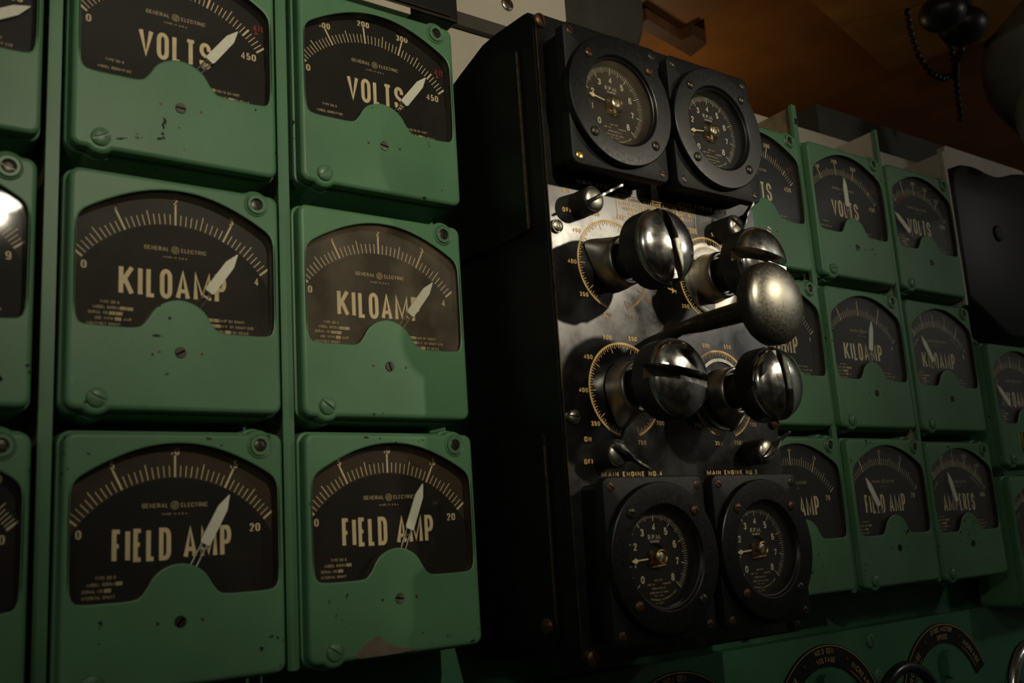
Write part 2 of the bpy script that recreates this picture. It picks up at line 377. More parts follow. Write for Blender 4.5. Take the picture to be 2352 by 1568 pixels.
def stroke_quads(pts, t, tv):
    """centre line -> quads of a broad-nib stroke"""
    out = []; n = len(pts); closed = n > 3 and abs(pts[0][0] - pts[-1][0]) + abs(pts[0][1] - pts[-1][1]) < 1e-7
    P = [Vector(p) for p in pts]; off = []
    for i in range(n):
        a = P[i] - P[i - 1] if i > 0 else (P[-1] - P[-2] if closed else P[1] - P[0])
        b = P[i + 1] - P[i] if i < n - 1 else (P[1] - P[0] if closed else a)
        if a.length < 1e-9: a = b
        if b.length < 1e-9: b = a
        a.normalize(); b.normalize()
        na = Vector((-a.y, a.x)); nb = Vector((-b.y, b.x)); m = na + nb
        if m.length < 0.25: m = na.copy()
        m.normalize(); k = min(1.45, 1 / max(.4, m.dot(na)))
        dz = (abs(a.y) + abs(b.y)) / 2
        w = tv + (t - tv) * dz
        off.append(m * k * w / 2)
    for i in range(n - 1):
        out.append([P[i] + off[i], P[i] - off[i], P[i + 1] - off[i + 1], P[i + 1] + off[i + 1]])
    return out

def text_quads(s, h, t, lw, gap, tv=None):
    """quads with origin bottom-left; lw = outer width of a normal letter; returns (quads, width)"""
    tv = t if tv is None else tv
    x = 0; out = []
    for ch in s:
        w = lw * WID.get(ch, 1.0); w = max(w, t)
        if ch == '#':
            out.append([Vector((x, -h * .1)), Vector((x, h * 1.05)), Vector((x + lw * 3.4, h * 1.05)), Vector((x + lw * 3.4, -h * .1))]); x += lw * 3.4 + gap; continue
        for st in GL.get(ch, []):
            pts = [(x + t / 2 + p[0] * (w - t), tv / 2 + p[1] * (h - tv)) for p in st]
            out += stroke_quads(pts, t, tv)
        x += w + gap
    return out, x - gap

def put_text(mb, s, x, z, h, y, t=None, lw=None, gap=None, width=None, align='l', tv=None, rot=0.0):
    t = t or h * .16; gap = h * .14 if gap is None else gap; lw = lw or h * .58
    if width:
        n = sum(max(WID.get(c, 1), 0.0) for c in s); fixed = sum(1 for c in s if WID.get(c, 1) == 0) * t
        lw = (width - gap * (len(s) - 1) - fixed) / max(n, .1)
    qs, w = text_quads(s, h, t, lw, gap, tv)
    ox = {'l': 0, 'c': -w / 2, 'r': -w}[align]; ca, sa = math.cos(rot), math.sin(rot)
    for qi, q_ in enumerate(qs):
        mb.flat([(x + (p.x + ox) * ca - p.y * sa, z + (p.x + ox) * sa + p.y * ca) for p in q_], y - (qi % 7) * 5e-6)
    return w

def arc_text(mb, s, cx, cz, R, a_mid, h, y, t=None, lw=None, gap=None, inward=False):
    """letters along a circle; a_mid measured clockwise from the top (degrees)"""
    t = t or h * .15; lw = lw or h * .6; gap = h * .2 if gap is None else gap
    _, w = text_quads(s, h, t, lw, gap); pos = -w / 2; sg = -1 if inward else 1
    for ch in s:
        cw = max(lw * WID.get(ch, 1.0), t); mid = pos + cw / 2
        a = math.radians(a_mid) + sg * mid / R
        put_text(mb, ch, cx + R * math.sin(a), cz + R * math.cos(a), h, y, t, lw, gap, align='c', rot=(-a if not inward else math.pi - a))
        pos += cw + gap

def tick(mb, cx, cz, r0, r1, ang, w, y):
    a = math.radians(ang); d = Vector((math.sin(a), math.cos(a))); n = Vector((d.y, -d.x)) * w / 2; c = Vector((cx, cz))
    mb.flat([c + d * r0 - n, c + d * r0 + n, c + d * r1 + n, c + d * r1 - n], y)

def arc_band(mb, cx, cz, r0, r1, a0, a1, y, n=48):
    for k in range(n):
        p = [math.radians(a0 + (a1 - a0) * j / n) for j in (k, k + 1)]
        mb.flat([(cx + r * math.sin(a), cz + r * math.cos(a)) for r, a in ((r0, p[0]), (r1, p[0]), (r1, p[1]), (r0, p[1]))], y)

# ------------------------------------------------------------------ green panel meters
mm = 0.001
PIV = 0.0145; RARC = 0.0796; HALF = 51.4
def smooth_closed(pts, it=2):
    for _ in range(it):
        o = []
        for i in range(len(pts)):
            a, b = pts[i], pts[(i + 1) % len(pts)]
            o += [(a[0] * .75 + b[0] * .25, a[1] * .75 + b[1] * .25), (a[0] * .25 + b[0] * .75, a[1] * .25 + b[1] * .75)]
        pts = o
    return pts

def window_outline():
    half = [(0, 117.2), (8, 116.9), (15, 116), (24.5, 114.0), (36.5, 110.0), (50, 103.8), (59, 98.8), (66, 94.2), (69.4, 88), (69.8, 76), (69.8, 50), (69.6, 24), (67, 15.8), (59, 14.6), (45, 14.6), (31, 14.6), (25.5, 16.2), (21.0, 22), (17.3, 28.6), (12.6, 32.6), (7, 35.2), (2, 36.3)]
    pts = half + [(-x, z) for x, z in reversed(half) if x > 1]
    return [(x * mm, z * mm) for x, z in smooth_closed(pts, 1)]
WIN = window_outline()

def case_outline():
    base = rrect(-73.5 * mm, 73.5 * mm, -40.5 * mm, 123.5 * mm, 7 * mm, 6)
    pts = []
    for i in range(len(base)):
        a, b = base[i], base[(i + 1) % len(base)]
        L = math.hypot(b[0] - a[0], b[1] - a[1]); n = max(1, int(L / 0.0018))
        for k in range(n): pts.append((a[0] + (b[0] - a[0]) * k / n, a[1] + (b[1] - a[1]) * k / n))
    out = []
    for x, z in pts:
        for sx, sz, R in ((55.8 * mm, 114.7 * mm, 11.6 * mm), (-54.6 * mm, -32.6 * mm, 11.4 * mm)):
            if abs(x - sx) < R:
                e = math.sqrt(R * R - (x - sx) ** 2)
                if sz > 0 and z > 0.11: z = max(z, sz + e)
                if sz < 0 and z < -0.03: z = min(z, sz - e)
        out.append((x, z))
    return out
CASE = case_outline()

def case_mesh():
    bm = bmesh.new()
    prof = []; r = 3.4 * mm
    for k in range(0, 91, 15):
        a = math.radians(k); prof.append((-(r - r * math.sin(a)), r - r * math.cos(a)))
    prof = [(-r - 0.5 * mm, 0.0)] + prof + [(0.2 * mm, 9 * mm), (-0.7 * mm, 9.4 * mm), (-0.7 * mm, 10.4 * mm), (1.6 * mm, 11.2 * mm), (2.2 * mm, 13.5 * mm), (2.6 * mm, 62 * mm)]
    rows = []
    for o, y in prof:
        c = offset(CASE, o); rows.append([bm.verts.new((x, y, z)) for x, z in c])
    n = len(CASE)
    for a in range(len(rows) - 1):
        for k in range(n):
            bm.faces.new((rows[a][k], rows[a][(k + 1) % n], rows[a + 1][(k + 1) % n], rows[a + 1][k]))
    bm.faces.new(rows[-1])
    w = []
    for o, y in ((0.5 * mm, 0.0), (0.0, 0.0), (-0.7 * mm, 0.35 * mm), (-0.9 * mm, 1.0 * mm), (-0.9 * mm, 12.2 * mm)):
        c = offset(WIN, o) if o else WIN
        w.append([bm.verts.new((x, y, z)) for x, z in c])
    nw = len(WIN)
    for a in range(len(w) - 1):
        for k in range(nw):
            fc = bm.faces.new((w[a][k], w[a][(k + 1) % nw], w[a + 1][(k + 1) % nw], w[a + 1][k])); fc.material_index = 1 if a >= 2 else 0
    ed = [bm.edges.get((rows[0][k], rows[0][(k + 1) % n])) for k in range(n)] + [bm.edges.get((w[0][k], w[0][(k + 1) % nw])) for k in range(nw)]
    bmesh.ops.triangle_fill(bm, use_beauty=True, use_dissolve=False, edges=ed, normal=(0, -1, 0))
    bmesh.ops.recalc_face_normals(bm, faces=bm.faces)
    me = bpy.data.meshes.new('case'); bm.to_mesh(me); bm.free()
    finish(me, 'green', 40); me.materials.append(M['rim_dark']); return me

def pane_mesh(m):
    b = MB(); b.prism(offset(WIN, -0.5 * mm), 3.2 * mm, 4.6 * mm); return b.mesh('window_glass', m)

def dial_mesh():
    P = []
    for x, z in offset(WIN, -0.2 * mm):
        d = math.hypot(x, z - PIV); k = min(1, (RARC - 0.3 * mm) / d)
        P.append((x * k, PIV + (z - PIV) * k))
    b = MB(); b.prism(P, 9.6 * mm, 10.8 * mm); return b.mesh('dial_plate', 'dial')

def scale_plate_mesh(m):
    b = MB(); b.prism(offset(WIN, 0.3 * mm), 11.0 * mm, 12.0 * mm); return b.mesh('scale_plate', m)

Y_S = 10.9 * mm; Y_D = 9.45 * mm
def val_angle(f): return -HALF + 2 * HALF * f

def scale_marks(kind):
    b = MB()
    spec = {'volts': (45, 10, 5), 'kilo': (40, 10, 5), 'field': (40, 10, 5), 'discharge': (54, 9, 3), 'amps': (60, 10, 5), 'reverse': (48, 8, 4)}[kind]
    n, maj, mid = spec
    for k in range(n + 1):
        a = val_angle(k / n)
        if k in (0, n): tick(b, 0, PIV, 80.0 * mm, 88.6 * mm, a, 1.45 * mm, Y_S)
        elif k % maj == 0 and not (kind == 'volts' and k == 40): tick(b, 0, PIV, 80.0 * mm, 94.6 * mm, a, 1.35 * mm, Y_S)
        elif kind == 'volts' and k == 40: tick(b, 0, PIV, 80.0 * mm, 88.2 * mm, a, 1.5 * mm, Y_S)
        elif k % mid == 0: tick(b, 0, PIV, 80.2 * mm, 90.6 * mm, a, .62 * mm, Y_S)
        else: tick(b, 0, PIV, 80.2 * mm, 87.8 * mm, a, .58 * mm, Y_S)
    numerals(kind, b)
    return b.mesh('scale_marks', 'ink')

def numerals(kind, b):
    R = 95.0 * mm
    L = {'volts': (['100', '200', '300'], 100 / 450., '0', '450'), 'kilo': (['1', '2', '3'], .25, '0', '4'), 'field': (['5', '10', '15'], .25, '0', '20'),
         'discharge': (['2', '0', '2', '5', '8'], 1 / 6., '9', '9'), 'amps': (['400', '200', '0', '200', '400'], 1 / 6., '500', '500'), 'reverse': (['50', '0', '100', '200', '300'], 1 / 6., '50', '350')}[kind]
    up, step, lo, hi = L; h = 5.0 * mm if kind != 'kilo' else 5.2 * mm
    for i, s in enumerate(up):
        a = math.radians(val_angle(step * (i + 1)))
        put_text(b, s, R * math.sin(a), PIV + R * math.cos(a), h, Y_S, 1.15 * mm, 3.3 * mm, .75 * mm, align='c', tv=.5 * mm)
        if s == '1': put_text(b, '-', R * math.sin(a), PIV + R * math.cos(a) - 2 * mm, 5 * mm, Y_S, .6 * mm, 4 * mm, 0, align='c')
    put_text(b, lo, -61.7 * mm, 56.0 * mm, 5.4 * mm, Y_D, 1.2 * mm, 3.6 * mm, .75 * mm, align='c', tv=.5 * mm)
    put_text(b, hi, (55.5 if len(hi) > 1 else 59.3) * mm, 56.0 * mm, 5.4 * mm, Y_D, 1.2 * mm, 3.6 * mm, .75 * mm, align='c', tv=.5 * mm)

def red_marks(kind):
    b = MB()
    if kind == 'volts':
        a = math.radians(val_angle(415 / 450.)); R = 93.8 * mm
        put_text(b, '415', R * math.sin(a) + .5 * mm, PIV + R * math.cos(a), 5.2 * mm, Y_S - .1 * mm, 1.0 * mm, 3.4 * mm, .8 * mm, align='c')
        d = Vector((math.sin(a), math.cos(a))); nn = Vector((d.y, -d.x)); c = Vector((0, PIV)) + d * 89.2 * mm
        b.flat([c, c + d * 3.6 * mm + nn * 1.8 * mm, c + d * 2.6 * mm, c + d * 3.6 * mm - nn * 1.8 * mm], Y_S - .1 * mm)
    else:
        arc_band(b, 0, PIV, 77.4 * mm, 79.0 * mm, -51, -8, Y_D, 24)
    return b.mesh('red_marking', 'ink_red')

def title(kind):
    b = MB(); word = {'volts': 'VOLTS', 'kilo': 'KILOAMP', 'field': 'FIELD AMP', 'discharge': 'KILOAMP', 'amps': 'AMPERES', 'reverse': 'VOLTS'}[kind]
    x0, x1 = {'VOLTS': (-27.3, 26), 'KILOAMP': (-39.0, 36.3), 'FIELD AMP': (-41.2, 38.4), 'AMPERES': (-37, 35)}[word]
    put_text(b, word, x0 * mm, 39.8 * mm, 21.2 * mm, Y_D, 3.1 * mm, gap={'FIELD AMP': 1.9}.get(word, 2.5) * mm, width=(x1 - x0) * mm, tv=2.75 * mm)
    n = len(b.f); fine_print(kind, b)
    me = b.mesh('lettering', 'ink'); me.materials.append(M['ink_dim'])
    me.polygons.foreach_set('material_index', [0] * n + [1] * (len(b.f) - n))
    return me

def fine_print(kind, b):
    y = Y_D
    put_text(b, 'GENERAL', -22.2 * mm, 74.2 * mm, 2.9 * mm, y, .62 * mm, gap=.45 * mm, width=17.2 * mm, tv=.34 * mm)
    put_text(b, 'ELECTRIC', 3.6 * mm, 74.2 * mm, 2.9 * mm, y, .62 * mm, gap=.45 * mm, width=18.0 * mm, tv=.34 * mm)
    arc_band(b, -.6 * mm, 75.6 * mm, 2.25 * mm, 2.75 * mm, 0, 360, y, 24)
    for s in (0, 180):      # round emblem: two curled strokes inside a ring
        pts = [(-.6 * mm + 1.35 * mm * math.sin(math.radians(s + k * 24)) * (1 - k * .045), 75.6 * mm + 1.35 * mm * math.cos(math.radians(s + k * 24)) * (1 - k * .045)) for k in range(10)]
        for q_ in stroke_quads(pts, .5 * mm, .5 * mm): b.flat([(p.x, p.y) for p in q_], y)
    put_text(b, 'MADE IN U.S.A.', -.3 * mm, 69.3 * mm, 1.35 * mm, y, .3 * mm, 1.05 * mm, .48 * mm, align='c')
    left = {'volts': [(-50, 29.5, 'TYPE DD-6'), (-55, 23.5, 'MODEL 8DD6VF102')],
            'field': [(-51, 30, 'TYPE DD-6'), (-56, 26, 'MODEL 8DD6A#'), (-59, 22, 'SERIAL NO.#'), (-59, 18, 'INTERNAL SHUNT')],
            }.get(kind, [(-51, 33, 'TYPE DD-6'), (-55.5, 29.2, 'MODEL 8DD6A##'), (-58.5, 25.4, 'SERIAL NO.##'), (-54, 21.6, 'USE WITH # AMP'), (-59, 17.8, 'MILLIVOLT SHUNT')])
    right = {'volts': [(25, 23.5, '#VOLTS ON INST.'), (24, 19.0, 'TERMINALS=#ON SCALE')], 'field': []}.get(kind, [(22, 26, '##AMP ON SHUNT'), (23, 22, '##M.V. ON SHUNT END'), (26, 18, 'LEADS=# ON SCALE')])
    for x, z, s in left + right:
        put_text(b, s, x * mm, z * mm, 2.05 * mm, y, .36 * mm, 1.25 * mm, .36 * mm)
    if kind in ('discharge', 'amps'):
        arc_text(b, 'DISCHARGE', 0, PIV, 73.2 * mm, 35, 3.0 * mm, y, .5 * mm, 1.9 * mm, .8 * mm)
        arc_text(b, 'CHARGE', 0, PIV, 73.2 * mm, -40, 3.0 * mm, y, .5 * mm, 1.9 * mm, .8 * mm)

def pointer_mesh():
    b = MB(); out = [(-3.0, 39), (3.0, 39), (3.75, 41), (3.55, 66), (.25, 76), (-.25, 76), (-3.55, 66), (-3.75, 41)]
    b.prism([(x * mm, z * mm) for x, z in out], 5.6 * mm, 6.6 * mm); return b.mesh('pointer', 'white')
def stem_mesh():
    b = MB()
    for s in (-1, 1): b.tube([(s * 2.0 * mm, 6.4 * mm, 12 * mm), (s * 2.0 * mm, 6.4 * mm, 43 * mm)], .62 * mm, 6)
    b.box(-2.4 * mm, 2.4 * mm, 5.9 * mm, 6.9 * mm, 33.8 * mm, 35.0 * mm)
    return b.mesh('pointer_stem', 'steel')
def collar_mesh():
    b = MB(); b.lathe([(9.2 * mm, -.4 * mm), (9.0 * mm, .6 * mm), (8.2 * mm, 1.2 * mm), (7.4 * mm, .9 * mm), (7.2 * mm, -.3 * mm)], 40, cap1=False)
    b.lathe([(7.3 * mm, -.2 * mm), (7.2 * mm, 2.0 * mm), (6.7 * mm, 2.5 * mm), (5.0 * mm, 2.5 * mm), (4.5 * mm, 2.1 * mm), (4.4 * mm, .3 * mm), (.4 * mm, .3 * mm)], 40)
    return b.mesh('screw_collar', 'green_screw')
def hole_mesh():
    b = MB(); b.lathe([(1.15 * mm, -.3 * mm), (1.1 * mm, .12 * mm), (.3 * mm, .2 * mm)], 12); return b.mesh('drive_pin', 'bronze_screw')

def panel_meter(kind, X, Z, ang, label, pane='glass', scale='scale_dark', slotA=-35, ul=20, zs=10, name='panel_meter', red=None, zero='dark_screw', tint=None):
    t = thing(name, label, 'meter', (X, 0, Z), 'green panel meters in rows')
    link('case', cached('case', case_mesh), t)
    link('scale_plate', cached('sp' + scale, lambda: scale_plate_mesh(scale)), t)
    link('dial_plate', cached('dial', dial_mesh), t)
    link('scale_marks', cached('sm' + kind, lambda: scale_marks(kind)), t)
    if kind in ('volts', 'reverse'): link('red_marking', cached('red' + kind, lambda: red_marks(kind)), t, label='red marking')
    link('lettering', cached('ti' + kind, lambda: title(kind)), t)
    p = link('pointer', cached('pointer', pointer_mesh), t, (0, 0, PIV), (0, math.radians(ang), 0))
    link('pointer_stem', cached('stem', stem_mesh), p)
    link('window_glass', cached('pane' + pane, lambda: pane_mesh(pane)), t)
    link('mounting_screw', cached('ms', lambda: slotted(6.5 * mm, 3.4 * mm, 1.5 * mm, 1.6 * mm, 'green_screw')), t, (-54.6 * mm, 0, -32.6 * mm), (0, math.radians(slotA), 0))
    c = link('screw_collar', cached('collar', collar_mesh), t, (55.8 * mm, 0, 114.7 * mm))
    link('collar_screw', cached('cs', lambda: slotted(4.2 * mm, 1.0 * mm, 1.1 * mm, .8 * mm, 'dark_screw', .3 * mm)), c, (0, 0, 0), (0, math.radians(ul), 0))
    link('zero_screw', cached('zs' + zero, lambda: slotted(3.9 * mm, .9 * mm, 1.2 * mm, .8 * mm, zero, -.1 * mm, 40, False)), t, (0, 0, 0), (0, math.radians(zs), 0))
    for s in (-1, 1): link('drive_pin', cached('hole', hole_mesh), t, (s * 14.6 * mm, 0, 0))
    return t

def worn_paint(t, chips, stain=None):
    b = MB(); rnd = random.Random(len(chips))
    for x, z, L, a in chips:
        a = math.radians(a); d = Vector((math.cos(a), math.sin(a))); nn = Vector((-d.y, d.x)); n = 11; pts = []
        for k in range(n):
            u = 2 * math.pi * k / n; r = .6 + .6 * rnd.random()
            p = Vector((x, z)) * mm + d * math.cos(u) * L * mm * r + nn * math.sin(u) * max(.35, L * .32) * mm * r
            pts.append((p.x, p.y))
        b.prism(pts, -.06 * mm, .2 * mm)
    n = len(b.f)
    if stain:
        b.prism(smooth_closed([(x * mm, z * mm) for x, z in stain], 2), -.04 * mm, .2 * mm)
    case = [c for c in t.children if c.name.startswith('case')][0]; me = case.data.copy(); case.data = me
    me.materials.append(M['stain']); bm = bmesh.new(); bm.from_mesh(me)
    vs = [bm.verts.new(v) for v in b.v]
    for i, f in enumerate(b.f): bm.faces.new([vs[k] for k in f]).material_index = 1 if i < n else 2
    bm.to_mesh(me); bm.free()

panel_meter('kilo', 0.0000, 0.0003, 35.1, 'large green KILOAMP meter with faded grey scale and pointer past 3', 'glass_reflect_faint', 'scale_grey', 28, 70, -30)
worn = panel_meter('volts', 0.0000, 0.1796, 37.0, 'green VOLTS meter cut by the top frame edge, above the large faded KILOAMP meter', 'glass', 'scale_dark', -25, 10, 5)
worn_paint(worn, [(-42, -31.4, 3.0, 10), (-38.4, -30.4, 1.4, 8), (-30.7, -25.8, 1.2, 0), (-30.2, -28.4, 1.7, 0), (-26.9, -27.6, 1.1, 0), (2.7, -30.8, .9, -40)])
worn = panel_meter('field', 0.0000, -0.1780, 28.3, 'green FIELD AMP meter with brown scale, below the large faded KILOAMP meter', 'glass', 'scale_brown', -30, 80, -50)
worn_paint(worn, [(19.2, 119.4, 2.4, -8), (28.2, 114.8, 1.6, 40), (-71, 99.7, 1.4, 90), (71, -19.4, 1.2, 90), (68.7, -35.6, 1.6, 40)])
panel_meter('volts', 0.1673, 0.1830, 38.4, 'green VOLTS meter with red 415 under the black box at top', 'glass', 'scale_dark', -40, 40, 8, zero='steel')
panel_meter('kilo', 0.1640, -0.0008, 38.3, 'green KILOAMP meter with brown room reflection painted on its glass, beside the black cabinet side', 'glass_reflect', 'scale_grey', 38, 88, 75)
worn = panel_meter('field', 0.1644, -0.1769, 21.9, 'chipped green FIELD AMP meter with pointer short of 15, beside the black cabinet side', 'glass', 'scale_brown', 35, 60, 10, zero='steel')
worn_paint(worn, [(-57.8, 2, 1.8, 80), (-43.6, 5.5, 2.4, 75), (-52.8, -7.9, 1.6, 60), (-48.2, -11.2, 1.0, 20), (-42.3, -14.7, .8, 80), (19, -26.9, 1.3, -30), (40.7, -31, 1.4, 40), (43.7, -31.9, 1.0, -50), (27.5, -35.2, .7, 0),
                  (69.1, -29.4, 1.6, 60), (63.8, -37.4, 2.6, 5), (-23.2, 120.3, 2.6, 0), (-11.6, 119.6, 1.6, -5), (26.1, 118.8, 1.5, -20), (-71.2, 71.7, 1.3, 90), (70.7, 17, .7, 0), (70.9, 3, .6, 0)],
           [(-40.5, -39.4), (-32, -31.1), (-23.5, -26.1), (-17.9, -24.9), (-12.5, -30.8), (-4.1, -34.8), (17.6, -38.4), (-4.3, -39.4), (-24, -39.5)])
panel_meter('reverse', -0.1657, 0.1815, 60, 'green meter at the left frame edge, topmost of its cut-off column', 'glass', 'scale_dark')
panel_meter('discharge', -0.1668, 0.0005, -20, 'green meter at the left frame edge whose glass mirrors a bright lamp', 'glass', 'scale_grey', 20, 20)
panel_meter('amps', -0.1655, -0.1788, -20, 'green meter at the left frame edge, lowest of its cut-off column', 'glass', 'scale_dark')
panel_meter('volts', 0.6500, 0.1780, -30, 'green VOLTS meter half hidden behind the upper right tachometer', 'glass', 'scale_dark', 20, 30, 15, zero='steel')
panel_meter('kilo', 0.6535, 0.0018, 12, 'green KILOAMP meter half hidden behind the mushroom handle head', 'glass', 'scale_dark', 20, 80, 15)
panel_meter('field', 0.6545, -0.1745, -20, 'green FIELD AMP meter half hidden behind the lower right tachometer', 'glass', 'scale_dark', 20, 80, 15, zero='steel')
panel_meter('volts', 0.8150, 0.1785, 0, 'green VOLTS meter with its white pointer upright, right of the brown strip web', 'glass', 'scale_dark', 0, 30, 10)
panel_meter('kilo', 0.8135, 0.0015, 13.4, 'green KILOAMP meter with pointer just short of 3, second column right of the cabinet', 'glass', 'scale_dark', -70, 80, 60)
panel_meter('field', 0.8175, -0.1755, -30.6, 'green FIELD AMP meter with pointer leaning left over the word FIELD', 'glass', 'scale_dark', -25, 70, 20)
panel_meter('reverse', 0.9755, 0.1782, -51.0, 'dim green VOLTS meter with a red arc, left of the charcoal case', 'glass', 'scale_dark', -70, 30, 60)
panel_meter('discharge', 0.9755, 0.0000, -31.3, 'green KILOAMP meter with pointer leaning left, below the red-arc VOLTS meter', 'glass', 'scale_dark', 80, 40, 60)
worn = panel_meter('amps', 0.9735, -0.1785, -18.0, 'chipped green AMPERES meter at the lower right of the main meter rows', 'glass', 'scale_brown', -70, 40, 60)
worn_paint(worn, [(7, 31, 1.6, 80), (5.6, 22, 2.2, 100), (4.4, 14, 1.6, 90), (-11, 12.6, .8, 0), (35.4, -11.5, 1.6, 70), (26.7, -20.9, 2.0, 80), (20.2, -35.6, 1.8, 90), (61.2, -36.8, 2.0, 10), (-67.6, 111.3, 1.6, 60), (-31.5, 112.3, 1.6, 60), (-71.5, 48.1, 1.4, 90)])
panel_meter('discharge', 1.1570, -0.0440, -45, 'dim green KILOAMP meter cut by the right frame edge, beneath the charcoal case', 'glass', 'scale_dark', 20)
panel_meter('amps', 1.1570, -0.2230, -15, 'dim green meter cut by the right frame edge, lowest in the far right column', 'glass', 'scale_dark', 20)

# ------------------------------------------------------------------ divider strips between the columns
def strip(X, ztop, zbot, label, webm='web', w=0.0088, front=0.008, screw=True, green=True):
    t = thing('divider_strip', label, 'metal strip', (X, 0, zbot), 'metal strips between the meter columns')
    b = MB(); b.prism(rrect(-w / 2, w / 2, 0, ztop - zbot, .002, 3), front, front + .004)
    link('front_edge', b.mesh('front_edge', 'green_strip' if green else 'web_white'), t)
    b = MB(); b.prism([(front + .0035, 0), (.079, 0), (.079, ztop - zbot - .004), (front + .0035, ztop - zbot - .001)], -.0014 + .001, .0014 + .001, 'x')
    link('web', b.mesh('web', webm), t)
    if screw:
        m = cached('stripscrew', lambda: slotted(.0042, .004, .0012, .0012, 'dark_screw'))
        link('strip_screw', m, t, (-.0002 + .0, .010, ztop - zbot - .021), (0, 0, math.radians(90)))
    return t
strip(-0.0825, 0.345, -0.240, 'green strip between the cut-off left column and the large KILOAMP meter', w=.0086, front=.011)
strip(0.0828, 0.345, -0.2195, 'green strip between the two KILOAMP meters left of the black cabinet', w=.0088, front=.010)
strip(0.7340, 0.3475, -0.2185, 'strip with brown web rising above the meters beside the upper right tachometer')
strip(0.8955, 0.3475, -0.2185, 'strip with off-white web and a dark screw, left of the dim VOLTS meter', 'web_white', w=.006, front=.004)
strip(1.0550, 0.3480, 0.130, 'off-white strip with a hole near its top beside the charcoal case', 'web_white', w=.006, front=.004, screw=False, green=False)

# ------------------------------------------------------------------ governor cabinet
D = -0.085
gov = thing('governor_cabinet', 'black engine governor control cabinet with four dial knobs between the meter groups', 'control cabinet', (0.392, 0.08, -0.234))
def G(name, me, loc=(0, 0, 0), rot=(0, 0, 0), parent=None, label=None):
    if parent is None: return link(name, me, gov, (loc[0] - .392, loc[1] - .08, loc[2] + .234), rot, label)
    return link(name, me, parent, loc, rot, label)
CX0, CX1 = 0.2645, 0.5205
b = MB()
side = [(D + .002, -.234), (D + .002, .288), (D + .006, .2915), (-.072, .2925), (-.030, .2935), (-.012, .2920), (.003, .2870), (.020, .2815), (.037, .2755), (.055, .266), (.079, .246), (.079, -.234)]
b.prism(side, CX0, CX1, 'x'); me = b.mesh('body', 'cabinet', 25); G('body', me)
b = MB(); b.prism(rrect(CX0 + .0022, CX1 - .002, -.2325, .2895, .004), D, D + .003); G('front_panel', b.mesh('front_panel', 'panel'))
b = MB(); b.prism([(y, z) for y, z in rrect(-.0625, .074, .105, .268, .006)], CX0 - .0032, CX0 + .001, 'x'); G('side_cover', b.mesh('side_cover', 'cabinet'), label='upper side cover')
b = MB(); b.prism([(y, z) for y, z in rrect(-.0632, .074, -.222, -.0565, .008)], CX0 - .0032, CX0 + .001, 'x'); G('side_cover', b.mesh('side_cover', 'cabinet'), label='lower side cover')
b = MB()
b.box(CX0 - .0036, CX0 - .0026, -.0634, -.0618, .107, .262); b.box(CX0 + .0016, CX0 + .0024, D - .0004, D + .001, -.228, .285)
b.box(CX0 - .0036, CX0 - .0026, -.064, -.0628, -.205, -.070)
G('worn_edge', b.mesh('worn_edge', 'edge'), label='edges worn to brass')
sc = cached('govscrew', lambda: slotted(.0058, .0042, .0014, .0018, 'steel'))
scd = cached('govscrewdark', lambda: slotted(.0062, .0042, .0014, .0018, 'bronze_screw'))
for x, z, a, m in ((.2706, .2826, 60, scd), (.2726, .1038, 80, sc), (.2748, -.0497, 10, sc), (.2758, -.2285, 70, scd), (.5100, -.2275, 60, scd), (.5110, .2826, 20, scd), (.5125, .1250, 20, scd), (.5135, -.0497, 20, scd)):
    G('panel_screw', m, (x, D, z), (0, math.radians(a), 0))
G('cover_screw', scd, (CX0 - .003, -.0535, -.2055), (0, 0, math.radians(-90)))

# lettering on the front panel
yp = D - .00025
b = MB(); bw = b
for s, x0, x1, z, bb in (('MAIN ENGINE NO.2', .2977, .3624, .1447, bw), ('MAIN ENGINE NO.1', .4157, .4800, .1437, bw), ('MAIN ENGINE NO.4', .2996, .3655, -.0962, b), ('MAIN ENGINE NO.3', .4188, .4833, -.0962, b)):
    put_text(bb, s, x0, z, .0040, yp, .0009, gap=.0014, width=x1 - x0)
for x, z1, z2 in ((.2859, .1343, .1175), (.2883, -.0687, -.0862)):
    put_text(b, 'ON', x, z1, .0040, yp, .0009, .0031, .0012, align='c'); put_text(b, 'OFF', x - .0006, z2, .0040, yp, .0009, .0028, .0012, align='c')
put_text(b, 'S', .3745, .0605, .0036, yp, .0007, .0024, align='c'); put_text(b, 'F', .4030, .0605, .0036, yp, .0007, .0024, align='c')
for s, x in ((-1, .3835), (1, .3930)):      # slow / fast arrows
    pts = [(x + s * .0095, .0630), (x + s * .0045, .0662), (x + s * .0052, .0646), (x, .0655), (x, .0640), (x + s * .0052, .0630), (x + s * .0043, .0605)]
    b.flat(pts if s > 0 else list(reversed(pts)), yp)
nx0, nx1, nz0, nz1 = .3412, .4368, .1237, .1424
for q_ in stroke_quads([(nx0, nz0), (nx0, nz1), (nx1, nz1), (nx1, nz0), (nx0, nz0)], .0006, .0006): b.flat([(p.x, p.y) for p in q_], yp)
for s, x0, x1, z, h in (('MAIN ENGINE GOVERNOR CONTROL CABINET', .3428, .4352, .1376, .0036), ('SERIAL 17222 CONTRACT 54417 BUILT 1941', .3440, .4345, .1334, .0034), ('WOODWARD GOVERNOR COMPANY', .3475, .4330, .1289, .0036), ('ROCKFORD ILLINOIS', .3540, .4220, .1250, .0030)):
    put_text(b, s, x0, z, h, yp, .00062, gap=.0007, width=x1 - x0)
G('panel_lettering', b.mesh('panel_lettering', 'ink_gold'))

